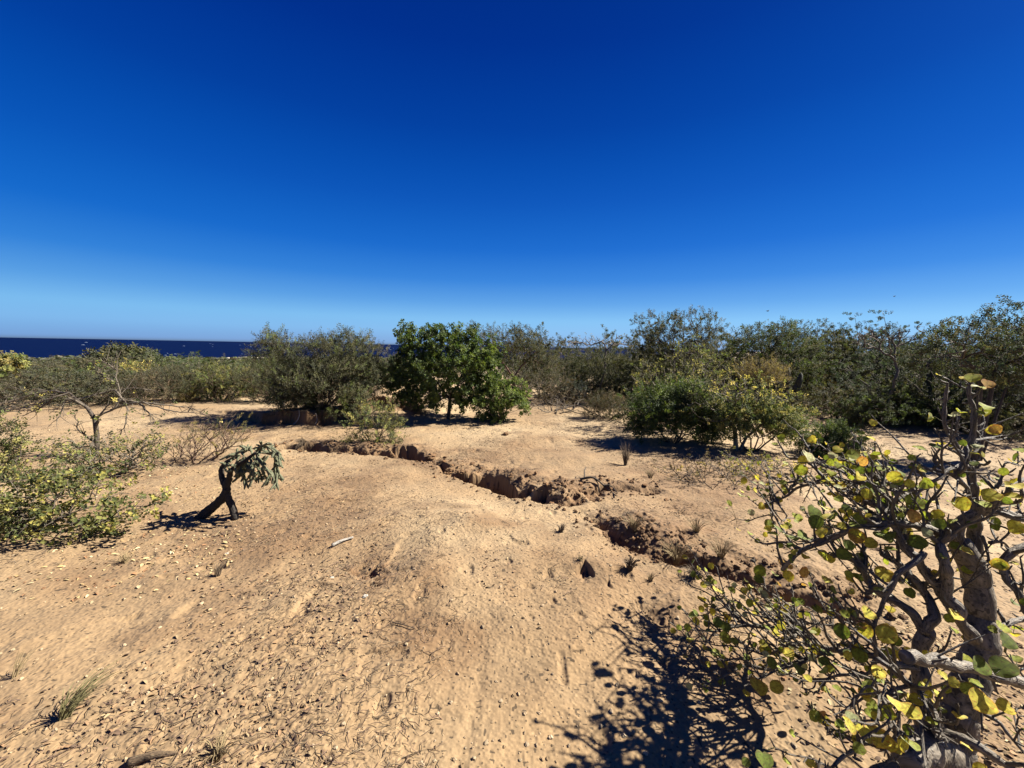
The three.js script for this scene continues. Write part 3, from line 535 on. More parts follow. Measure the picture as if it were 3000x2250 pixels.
{ // the bare spreading tree
  const base = G(208 * QP, 985 * QP), d = depthOf(base), t = thing('bare_tree', 'leafless spreading tree with dark trunk rising above the left shrubs', 'tree', base), r = rng(46);
  const W = (pts) => pts.map(([x, y, dz]) => U(x * QP, y * QP, d + (dz ?? 0)));
  const trunkP = W([[209, 985], [209, 940], [205, 905], [188, 880], [165, 863], [150, 848]]);
  trunkP[0].copy(base).add(V(0, -0.03, 0));
  const trunk = new Mesher().tube(trunkP, [0.036, 0.028, 0.026, 0.02, 0.015, 0.01], 8);
  part(t, 'trunk', trunk.geometry(base), WOOD.dark);
  const limbs = [
    [[205, 905], [240, 885, .05], [258, 865, .1], [253, 830, .1], [250, 800, .12], [256, 772, .12]], [[258, 865, .1], [330, 872, .2], [400, 880, .3], [430, 888, .3]], [[240, 885, .05], [300, 868, -.1], [340, 880, -.1], [380, 890, -.15], [430, 893, -.2]],
    [[150, 848], [100, 845, .1], [60, 855, .1], [20, 868, .15]], [[150, 848], [110, 862, -.1], [50, 880, -.15], [-20, 898, -.2]], [[165, 863], [200, 855, .1], [250, 842, .15], [310, 838, .2]], [[188, 880], [150, 860, -.1], [135, 880, -.12], [125, 905, -.15]],
    [[253, 830, .1], [230, 815, .1], [210, 805, .12]], [[250, 842, .1], [265, 865, 0], [275, 885, 0], [270, 920, -.05], [258, 935, -.05]], [[205, 930], [215, 900, -.1], [235, 875, -.12], [262, 862, -.1]], [[300, 868, -.1], [320, 890, -.1], [330, 905, -.1]],
    [[120, 850], [100, 870, 0], [85, 885, 0], [70, 890, .05]], [[209, 950], [190, 965, -.08], [150, 962, -.1], [95, 968, -.12]], [[205, 955], [170, 930, -.1], [165, 900, -.15]], [[250, 800, .12], [240, 790, .1], [215, 780, .12]],
  ];
  const twigs = new Mesher(), tips = [];
  for (const l of limbs) {
    const c = new THREE.CatmullRomCurve3(W(l)), pts = c.getPoints(10).map((p, k) => k ? p.add(V(r() - .5, r() - .5, r() - .5).multiplyScalar(0.025)) : p);
    const limb = new Mesher().tube(pts, pts.map((_, k) => mix(0.0145, 0.004, k / 10)), 5);
    part(t, 'branch', limb.geometry(base), WOOD.grey);
    for (let k = 2; k <= 10; k++) for (let q = 0; q < 3; q++) if (r() < 0.85) {
      const dir = pts[k].clone().sub(pts[k - 1]).normalize().add(V(r() - .5, r() - .45, r() - .5).multiplyScalar(2)).normalize(), len = 0.06 + 0.26 * r() * r(), a = pts[k], m = a.clone().addScaledVector(dir, len * 0.5).add(V(r() - .5, r() - .5, r() - .5).multiplyScalar(0.03)), e = a.clone().addScaledVector(dir, len);
      twigs.tube([a, m, e], [0.0045, 0.0034, 0.002], 3, false); tips.push([e.clone().sub(base), dir, 0.7 + 0.4 * r()]);
    }
  }
  part(t, 'twigs', twigs.geometry(base), WOOD.grey, true);
  foliage(t, SPRIG.few[0], tips.filter(() => r() < 0.16), COL.yellow.concat(COL.mixed), 47);
}
// ---------------------------------------------------------------- left side, the scrub edge beyond the sand
const edge = (label, seed, base, blobs, o) => plant({ name: 'scrub_bush', label, category: 'shrub', seed, base, blobs, stems: 6, lean: 0.25, rise: 0.15, n: 300, leaf: 'fine', per: 3, palette: COL.olive, wood: WOOD.brown, tipR: 0.003, fuzz: 0.16, size: 1.4, deep: 1.0, ...o });
edge('brownish scrub bush at the far left, behind the bare tree branches', 51, [95, 864], [[95, 838, 80, 24], [40, 845, 40, 18]], { palette: COL.brown.concat(COL.olive) });
edge('low dull green bush behind the bare tree trunk, left scrub', 52, [215, 868], [[205, 840, 70, 28], [260, 850, 50, 18]], { palette: COL.olive.concat(COL.greyolive), bare: 0.2 });
edge('grey brown twiggy scrub bush right of the bare tree, at the sand edge', 53, [330, 872], [[330, 835, 60, 34], [290, 845, 40, 24]], { palette: COL.greyolive.concat(COL.brown), bare: 0.25 });
edge('mottled green scrub bush left of the golden tuft, at the sand edge', 54, [385, 868], [[385, 830, 48, 34], [370, 815, 35, 22]], {});
edge('wide yellowish green scrub bush right of the golden tuft, at the sand edge', 55, [480, 866], [[480, 825, 62, 42], [450, 840, 40, 26], [520, 830, 40, 34]], { palette: COL.olive.concat(COL.mixed), leaf: 'small', n: 420 });
edge('olive scrub bush tucked against the left side of the large olive grey shrub', 56, [565, 868], [[560, 830, 48, 36], [590, 845, 40, 24]], { palette: COL.olive, n: 320 });
edge('small round golden tuft of a bush at the sand edge', 57, [414, 868], [[414, 858, 19, 11]], { palette: COL.gold, n: 110, deep: 0.3, size: 1 });
edge('bush with pale yellow leaves in the left scrub, below a dark round shrub', 58, [298, 850], [[295, 800, 34, 20], [275, 812, 24, 14], [310, 815, 24, 16]], { palette: COL.gold.concat(COL.yellow), leaf: 'few', n: 200, size: 1.3, wood: WOOD.grey, bare: 0.3 });
edge('dark green rounded shrub standing above the left scrub, against the sea', 59, [275, 800], [[270, 778, 46, 15], [300, 785, 30, 12], [245, 785, 22, 10]], { base: [275, 800], dist: 27, palette: COL.dark, leaf: 'far', size: 1.7, n: 320, fuzz: 0.4, deep: 2.5, seg: 0.3, tipR: 0.006 });
edge('yellow leaved bush at the left edge in the far scrub', 60, [8, 815], [[10, 792, 24, 13], [4, 805, 12, 12]], { dist: 18, palette: COL.gold.concat(COL.mixed), leaf: 'far', n: 140, size: 1, fuzz: 0.25, deep: 1, seg: 0.25, tipR: 0.005 });
edge('grey leafless feathery bush poking above the dark round shrub, against the sea', 61, [303, 790], [[303, 763, 24, 9]], { dist: 34, palette: COL.greyolive, leaf: 'fine', n: 130, bare: 0.5, size: 1.8, deep: 1, seg: 0.25, tipR: 0.012, wood: WOOD.pale, power: 0.25 });
{ // dead grey stumps and sticks seen before the scrub
  const stick = (label, name, pts, r0, mat) => { const base = G(pts[0][0] * QP, pts[0][1] * QP), d = depthOf(base), p = pts.map(([x, y], k) => k ? U(x * QP, y * QP, d) : base.clone()), t = thing(name, label, 'dead wood', base); part(t, 'stem', new Mesher().tube(new THREE.CatmullRomCurve3(p).getPoints(8), Array.from({ length: 9 }, (_, k) => mix(r0, r0 * 0.4, k / 8)), 6).geometry(base), mat); return [t, base, d]; };
  stick('pale dead stick standing before the left scrub, right of the golden tuft', 'dead_stick', [[496, 868], [502, 858], [508, 846]], 0.02, WOOD.pale);
  const [st, sb, sd] = stick('dark leaning stump at the left foot of the large olive grey shrub', 'dead_stump', [[612, 882], [606, 862], [598, 850], [584, 838]], 0.06, WOOD.dark);
  part(st, 'branch', new Mesher().tube([U(606 * QP, 862 * QP, sd), U(612 * QP, 848 * QP, sd), U(611 * QP, 835 * QP, sd)], [0.035, 0.025, 0.012], 6).geometry(sb), WOOD.dark);
  // bare sapling right of the middle
  const base = G(1806 * QP, 905 * QP), d = depthOf(base), t = thing('bare_sapling', 'bare young tree with two forked grey stems alone on the sand, right', 'tree', base), w = (pts) => new THREE.CatmullRomCurve3(pts.map(([x, y]) => U(x * QP, y * QP, d))).getPoints(10);
  const a = w([[1806, 905], [1812, 893], [1810, 883], [1795, 872], [1774, 858]]); a[0].copy(base);
  part(t, 'trunk', new Mesher().tube(a, a.map((_, k) => mix(0.03, 0.007, k / 10)), 6).geometry(base), WOOD.brown);
  for (const l of [[[1812, 890], [1822, 878], [1826, 866]], [[1822, 878], [1832, 874], [1838, 868]], [[1800, 875], [1796, 864], [1790, 860]], [[1806, 905], [1795, 908], [1785, 912]]]) { const c = w(l); part(t, 'branch', new Mesher().tube(c, c.map((_, k) => mix(0.016, 0.005, k / 10)), 5).geometry(base), WOOD.brown); }
}
// ---------------------------------------------------------------- columnar cacti and the dark nest
function cactusColumn(parent, base, pts, r0, mat) {           // ribbed column
  const c = new THREE.CatmullRomCurve3(pts), P = c.getPoints(24), rib = 10, m = new Mesher(), sides = 30;
  const g = (() => { m.tube(P, P.map((_, k) => r0 * (k > 20 ? Math.sqrt(Math.max(0.03, 1 - ((k - 20) / 4.2) ** 2)) : 1) * (0.88 + 0.12 * Math.sin(k * 0.45))), sides); return m; })();
  for (let k = 0; k < P.length; k++) for (let s = 0; s < sides; s++) if (s % 3 !== 0) { const i = (k * sides + s) * 3; for (let q = 0; q < 3; q++) g.p[i + q] = mix(P[k].getComponent(q), g.p[i + q], 0.86); }
  return part(parent, 'stem', g.geometry(base), mat);
}
const cactusMat = wood('cactus_skin', 0.055, 0.065, 0.038, 0.8);
{
  const mk = (label, b, dist, columns) => {
    const base = along(b * QP, dist), d = depthOf(base), t = thing('columnar_cactus', label, 'cactus', base);
    for (const [pts, r] of columns) { const p = pts.map(([x, y]) => U(x * QP, y * QP, d)); const y = H(p[0].x, p[0].z); if (p[0].y > y) p[0].y = y - 0.02; cactusColumn(t, base, p, r, cactusMat); }
  };
  mk('dark straight columnar cactus, left one beside the sand at the thicket edge', 1702, 11.6, [[[[1701, 880], [1701, 830], [1703, 795]], 0.06]]);
  mk('dark leaning columnar cactus with a short second stem, right of the straight one', 1716, 11.2, [[[[1714, 882], [1722, 842], [1731, 806]], 0.065], [[[1712, 878], [1715, 850], [1718, 830]], 0.05]]);
  mk('hooked dark cactus stem curving upright in the right thicket', 2010, 12.4, [[[[2012, 860], [2008, 800], [2009, 785], [2022, 772]], 0.05]]);
  const c = U(2161 * QP, 791 * QP, 8.0), g = new THREE.IcosahedronGeometry(0.15, 4), a = g.attributes.position;
  for (let k = 0; k < a.count; k++) { const v = V(a.getX(k), a.getY(k), a.getZ(k)), s = 1 + 0.12 * vnoise(v.x * 16 + 3, v.y * 16 + v.z * 9) + 0.06 * vnoise(v.z * 50, v.y * 50 + v.x * 31); a.setXYZ(k, v.x * s, v.y * s * 1.05, v.z * s); }
  g.computeVertexNormals();
  const nest = shade(new THREE.Mesh(g, wood('nest_crust', 0.05, 0.035, 0.025)));
  nest.name = numbered('insect_nest'); nest.position.copy(c); scene.add(nest);
  tag(nest, 'dark round nest clinging in the big tree at the right edge', 'nest');
}
// ---------------------------------------------------------------- scrub plain and thicket behind: a few kinds, each bush a thing
function protoBush(name, seed, R, Hh, leaf, palette, n, o = {}) {
  const r = rng(seed), t = new THREE.Group(), targets = [];
  t.name = numbered(name);
  for (let k = 0; k < n; k++) { const th = r() * 6.28, q = Math.pow(r(), 0.45), z = r(), s = Math.sqrt(1 - (z * 2 - 1) ** 2 * 0.8); const out = r() < 0.12 ? 1.15 + 0.2 * r() : 1; targets.push(V(Math.cos(th) * R * q * s * out * (1 + 0.45 * vnoise(th * 1.3, seed)), Hh * out * (0.1 + 0.9 * z) * (0.8 + 0.45 * vnoise(th * 2.2, seed + 4)), Math.sin(th) * R * q * s)); }
  const stems = Array.from({ length: o.stems ?? 5 }, (_, k) => { const th = k * 2.4, b = V(Math.cos(th) * 0.05, -0.1, Math.sin(th) * 0.05); return [b, b.clone().add(V(Math.cos(th) * R * 0.15, Hh * 0.2 + 0.1, Math.sin(th) * R * 0.15))]; });
  const nodes = grow({ roots: stems, targets, seed: seed + 1, seg: 0.3, wig: 0.35 }), [trunk, br] = woodMeshes(nodes, { tipR: o.tipR ?? 0.004, power: 0.42, maxR: 0.07 });
  part(t, 'stems', trunk.geometry(), o.wood ?? WOOD.brown); part(t, 'branches', br.geometry(), o.wood ?? WOOD.brown, true);
  const places = [];
  for (const nd of nodes) if (nd.tips <= 2 && nd.parent >= 0 && r() > (o.bare ?? 0)) for (let k = 0; k < (o.per ?? 3); k++) places.push([nd.p.clone().add(V(r() - .5, r() - .5, r() - .5).multiplyScalar(0.25)), V(r() - .5, r() - .2, r() - .5).normalize(), (o.size ?? 1) * (0.7 + 0.6 * r())]);
  foliage(t, SPRIG[leaf][0], places, palette, seed + 2);
  return t;
}
const PROTOS = {
  olive: protoBush('scrub_bush', 201, 1.1, 1.25, 'far', COL.olive, 150, { size: 0.75 }),
  green: protoBush('scrub_bush', 202, 1.2, 1.3, 'far', COL.green, 170, { size: 0.85 }),
  grey: protoBush('scrub_bush', 203, 1.0, 1.2, 'far', COL.greyolive, 150, { size: 0.55, bare: 0.3, wood: WOOD.grey, tipR: 0.006 }),
  brown: protoBush('scrub_bush', 204, 1.0, 1.0, 'far', COL.brown, 140, { size: 0.6, bare: 0.2 }),
  dark: protoBush('thicket_tree', 205, 1.5, 2.5, 'far', COL.dark, 240, { size: 0.9, wood: WOOD.dark, tipR: 0.007 }),
  twig: protoBush('thicket_tree', 206, 1.4, 2.3, 'far', COL.olive.concat(COL.dark), 230, { size: 0.7, bare: 0.3, wood: WOOD.grey, tipR: 0.008 }),
  bluish: protoBush('thicket_tree', 207, 1.5, 2.5, 'far', COL.bluish, 240, { size: 0.8, wood: WOOD.dark, tipR: 0.007 }),
};
const used = new Set();
function setBush(kind, px, dist, scale, turn, label, group, category = 'shrub', stretch = 1) {
  const proto = PROTOS[kind], o = used.has(kind) ? proto.clone() : proto;
  if (o !== proto) o.name = numbered(proto.name.replace(/_\d+$/, ''));
  used.add(kind); scene.add(o);
  o.position.copy(along(px * QP, dist)); o.rotation.y = turn; o.scale.set(scale, scale * stretch, scale);
  o.userData = {}; tag(o, label, category, group);
  return o;
}
{
  const r = rng(300);
  const ORD = ['nearest', 'second', 'third', 'fourth', 'fifth', 'sixth', 'seventh', 'eighth', 'ninth', 'tenth', 'eleventh', 'twelfth', 'thirteenth', 'fourteenth'];
  const zoneOf = (zones, px) => { for (const [x, text] of zones) if (px < x) return text; return zones[zones.length - 1][1]; }, counts = new Map();
  const nth = (key) => { const n = counts.get(key) ?? 0; counts.set(key, n + 1); return ORD[Math.min(n, ORD.length - 1)]; };
  // behind the sand on the left: bushes in rows getting farther away
  const kinds = ['olive', 'green', 'grey', 'brown', 'olive', 'grey', 'green'];
  const look = { olive: 'olive', green: 'green', grey: 'grey half bare', brown: 'brownish' };
  const LEFT = [[70, 'at the far left edge, beyond the sand'], [190, 'behind the left limbs of the bare tree'], [270, 'behind the trunk of the bare tree'], [350, 'beyond the bush with pale yellow leaves'], [430, 'beyond the golden tuft'], [520, 'beyond the wide yellowish green bush'], [600, 'beyond the leaning dark stump'], [740, 'behind the large olive grey shrub'], [860, 'between the olive grey shrub and bright green tree'], [2300, 'behind the bright green tree']];
  for (let k = 0; k < 96; k++) {
    const row = k / 96, dist = 12.8 + 40 * Math.pow(row, 1.35) + r() * 2, px = -120 + ((k * 0.618034) % 1) * 1120 + r() * 40, kind = kinds[Math.floor(r() * kinds.length)];
    const scale = (dist < 18 ? 0.66 : 0.85) + 0.4 * r(), turn = r() * 6.28;
    if ((dist < 16 && px > 660) || px < -40) continue;
    const zone = zoneOf(LEFT, px);
    setBush(kind, px, dist, scale, turn, `${look[kind]} scrub bush ${zone}, ${nth(kind + zone)} back`, 'bushes of the left scrub plain', 'shrub', 0.72);
  }
  // the thicket at the back, centre to right
  const BACK = [[1240, 'behind the grey twiggy shrub'], [1345, 'behind the very dark dense shrub'], [1430, 'at the left of the tallest tree'], [1520, 'behind the tallest tree'], [1600, 'between tallest and round crowned tree'], [1690, 'behind the round crowned tree'], [1780, 'above the columnar cacti'], [1860, 'behind the left of the multi trunked tree'], [1960, 'behind the multi trunked tree'], [2060, 'at the left of the big edge tree'], [2400, 'behind the big edge tree']];
  for (let k = 0; k < 44; k++) {
    const px = 1100 + ((k * 0.618034) % 1) * 1180 + r() * 20, dist = 12.5 + (k % 4) * 2.6 + r() * 1.5, kind = px > 1850 && r() < 0.6 ? 'bluish' : r() < 0.4 ? 'twig' : 'dark';
    const top = px < 1350 ? 734 : px < 1560 ? 733 : px < 1800 ? 730 : 722, want = 1.55 + dist * Math.tan((749 + 0.0187 * (px - 1106) - top) / 864) - along(px * QP, dist).y, zone = zoneOf(BACK, px);
    setBush(kind, px, dist, want / 2.6 * (0.82 + 0.17 * r()), r() * 6.28, `${{ dark: 'dark green', twig: 'sparse olive', bluish: 'bluish dark' }[kind]} thicket tree ${zone}, ${nth(kind + zone)} going back`, 'trees of the thicket', 'tree');
  }
  // undergrowth that closes the foot of the thicket
  for (let k = 0; k < 30; k++) {
    const px = 1180 + ((k * 0.618034) % 1) * 1080, dist = px > 1750 ? 11.5 + 2.5 * r() : 10.8 + 2.5 * r(), kind = ['olive', 'brown', 'olive', 'green'][k % 4], zone = zoneOf(BACK, px);
    setBush(kind, px, dist, 0.5 + 0.3 * r(), r() * 6.28, `${look[kind]} undergrowth bush ${zone}, ${nth('u' + kind + zone)} there`, 'undergrowth bushes of the thicket', 'shrub', 0.8);
  }
}
{ // far scrub down to the shore, which reads as one mass
  const r = rng(310), g = sprigGeo({ n: 150, len: 0.9, L: 0.3, W: 0.22, quad: false, seed: 77, droop: 0.1, spread: 3.2 }), places = [];
  for (let k = 0; k < 9000; k++) {
    const dist = 48 + 390 * Math.pow(r(), 1.5), az = (-62 + 90 * r()) * Math.PI / 180, x = Math.sin(az) * dist, z = -Math.cos(az) * dist, y = H(x, z);
    if (y < SEA + 1.5 || vnoise(x * 0.05, z * 0.05) > 0.62) continue;
    const c = COL[['green', 'olive', 'green', 'greyolive', 'dark'][Math.floor((vnoise(x * 0.03, z * 0.03 + 9) * 0.5 + 0.5 + 0.3 * (r() - .5)) * 4.99 + 5) % 5]], q = c[Math.floor(r() * 3)];
    places.push([V(x, y - 0.1, z), V((r() - .5) * 0.3, 1, (r() - .5) * 0.3).normalize(), 0.7 + 0.9 * r(), q]);
  }
  const o = foliage(scene, g, places, COL.olive, 311, LEAFMAT, 'distant_scrub');
  tag(o, 'far flat expanse of green and olive scrub reaching the sea', 'scrub');
  // pale dunes at the shore, a white house, whitecaps
  const dune = (px, dist, w, h, label) => { const b = along(px * QP, dist), g2 = new THREE.SphereGeometry(1, 40, 20), a = g2.attributes.position; for (let k = 0; k < a.count; k++) { const x = a.getX(k), y = a.getY(k), z = a.getZ(k), n = 1 + 0.25 * vnoise(x * 3, z * 3 + y); a.setXYZ(k, x * w * n, y * h * n, z * w * 0.5); } g2.computeVertexNormals(); const m = shade(new THREE.Mesh(g2, new THREE.MeshStandardMaterial({ name: 'dune_sand', color: new THREE.Color().setRGB(0.6, 0.52, 0.4), roughness: 1, bumpMap: sandBump, bumpScale: 0.2 }))); m.name = numbered('sand_dune'); m.position.copy(b).y = Math.max(b.y, SEA); m.userData.kind = 'structure'; scene.add(m); };
  dune(545, 395, 14, 2.6); dune(505, 400, 10, 2.0); dune(590, 390, 12, 2.4);
  dune(96, 330, 5, 1.5);
  const foam = new THREE.IcosahedronGeometry(1, 1), fm = new THREE.MeshStandardMaterial({ name: 'foam', color: 0x8fa0b4, roughness: 1 }), im = shade(new THREE.InstancedMesh(foam, fm, 90)), e = new THREE.Euler();
  for (let k = 0; k < 90; k++) { const dist = 470 + 2600 * Math.pow(r(), 2), az = (-56 + 50 * r()) * Math.PI / 180, s = dist / 470; im.setMatrixAt(k, M4.compose(V(Math.sin(az) * dist, SEA + 0.2, -Math.cos(az) * dist), QT.setFromEuler(e.set(0, r() * 0.6, 0)), V((0.3 + 0.9 * r()) * s, 0.13 * s, 0.5))); }
  im.name = 'whitecaps'; im.userData.kind = 'stuff'; tag(im, 'scattered small white wave crests on the dark blue sea', 'waves'); scene.add(im);
}
// ---------------------------------------------------------------- small tree cactus on the left
{
  const cz = (x, y) => [420 + x / 4.739, 1250 + y / 4.739], base = G(...cz(1285, 1270)), d = depthOf(base), r = rng(61);
  const W = (x, y, dz = 0) => U(...cz(x, y), d + dz);
  const t = thing('tree_cactus', 'small cactus with drooping grey green knobbly joints on a black forked trunk', 'cactus', base);
  const black = wood('old_cactus_bark', 0.035, 0.028, 0.022), skin = wood('cactus_joint_skin', 0.25, 0.275, 0.165, 0.8);
  const tube = (pts, r0, r1, name, mat = black) => { const c = new THREE.CatmullRomCurve3(pts).getPoints(22), m = new Mesher(); const rr = c.map((_, k) => mix(r0, r1, k / 22) * (1 + 0.12 * (r() - 0.5) + 0.06 * Math.sin(k * 2.1))); m.tube(c, rr, 12); for (let k = 0; k < m.p.length; k += 3) { const n = 1 + 0.004 * vnoise(m.p[k] * 90, m.p[k + 1] * 90 + m.p[k + 2] * 60); m.p[k] += (r() - .5) * 0.003; m.p[k + 1] *= n; m.p[k + 2] += (r() - .5) * 0.003; } return part(t, name, m.geometry(base), mat); };
  const foot = W(1285, 1270); foot.y = base.y - 0.02;
  tube([foot, W(1235, 1120), W(1185, 1010), W(1160, 930), W(1160, 820), W(1185, 720)], 0.03, 0.03, 'trunk');
  const g2 = G(...cz(760, 1262)); g2.y -= 0.02;
  tube([g2, W(900, 1170, 0.02), W(1030, 1060, 0.01), W(1130, 950), W(1160, 860)], 0.045, 0.034, 'leg');
  tube([W(1150, 860), W(1095, 720, 0.03), W(1085, 590, 0.05), W(1130, 520, 0.05), W(1260, 430, 0.03)], 0.026, 0.017, 'limb');
  tube([W(1170, 800), W(1195, 690, -0.02), W(1230, 590, -0.04), W(1400, 480, -0.05), W(1560, 360, 0)], 0.026, 0.012, 'limb');
  // joints: knobbly cylinders, each its own part
  const joint = (() => {
    const m = new Mesher(), n = 11, pts = [], rr = [];
    for (let k = 0; k <= n; k++) { pts.push(V(0, k / n, 0)); rr.push(0.13 * Math.sqrt(Math.max(0.06, 1 - ((k / n - 0.52) / 0.54) ** 2)) * 1.0); }
    m.tube(pts, rr, 9);
    for (let k = 0; k <= n; k++) for (let s = 0; s < 9; s++) { const i = (k * 9 + s) * 3, kn = (s + k) % 2 ? 1.3 : 0.78; m.p[i] *= kn; m.p[i + 2] *= kn; }
    return m.geometry();
  })();
  // each drooping chain: from a point on a limb, through points, carrying joints
  const chains = [
    [[1260, 430], [1200, 400], [1130, 430]], [[1230, 430], [1190, 480], [1170, 560], [1200, 610]], [[1260, 420], [1330, 360], [1450, 310], [1380, 270]], [[1340, 390], [1300, 470], [1270, 560], [1290, 650]],
    [[1400, 420], [1380, 520], [1340, 620], [1270, 690]], [[1420, 420], [1430, 540], [1400, 680], [1400, 810]], [[1480, 420], [1500, 540], [1490, 650], [1440, 740]], [[1500, 400], [1560, 500], [1600, 620], [1600, 770]],
    [[1560, 360], [1600, 470], [1680, 560], [1760, 640], [1720, 800]], [[1560, 350], [1640, 270], [1620, 210]], [[1590, 320], [1680, 250], [1770, 240]], [[1600, 330], [1720, 280], [1830, 320], [1900, 380]],
    [[1650, 360], [1780, 360], [1850, 430], [1860, 540], [1880, 640], [1930, 720]], [[1840, 420], [1820, 540], [1830, 660], [1840, 800]], [[1780, 380], [1860, 360], [1910, 460], [1890, 540]], [[1600, 380], [1560, 470], [1520, 600], [1540, 720]],
    [[1460, 470], [1350, 560], [1240, 600]], [[1500, 470], [1430, 600], [1340, 680], [1290, 720]], [[1640, 560], [1660, 660], [1600, 700]], [[1860, 640], [1850, 760], [1860, 830]], [[1700, 600], [1800, 640], [1790, 780]], [[1480, 320], [1500, 280], [1420, 300]],
    [[1350, 480], [1450, 520], [1560, 540]], [[1300, 500], [1380, 590], [1480, 600]], [[1250, 520], [1200, 540], [1160, 540]], [[1700, 400], [1640, 480], [1660, 540]], [[1350, 400], [1280, 380], [1200, 390]],
  ];
  const tmp = V(0, 0, 0);
  for (const ch of chains.slice()) chains.push(ch.map(([x, y]) => [x + (r() - .5) * 110, y + 15 + (r() - .5) * 90]));
  chains.forEach((ch, ci) => {
    const dz = (r() - 0.5) * 0.34, pts = ch.map(([x, y], k) => W(x, y, dz * Math.min(1, 0.3 + k * 0.45) + (r() - .5) * 0.03)), c = new THREE.CatmullRomCurve3(pts), len = c.getLength(), n = Math.max(2, Math.round(len / 0.055));
    for (let k = 0; k < n; k++) {
      const a = c.getPointAt(k / n), b = c.getPointAt((k + 1) / n);
      for (let side = 0; side < (k ? 2 : 1); side++) {
        if (side && r() < 0.35) continue;
        const m = shade(new THREE.Mesh(joint, skin)); m.name = 'joint';
        tmp.subVectors(b, a);
        const L = side ? 0.05 + 0.04 * r() : tmp.length() * 1.2;
        if (side) tmp.normalize().add(V(r() - .5, r() - .62, r() - .5).multiplyScalar(1.7));
        m.position.copy(a).sub(base); m.quaternion.setFromUnitVectors(UPV, tmp.normalize()); m.scale.set(0.052 + 0.024 * r(), L, 0.052 + 0.024 * r());
        t.add(m);
      }
    }
  });
}

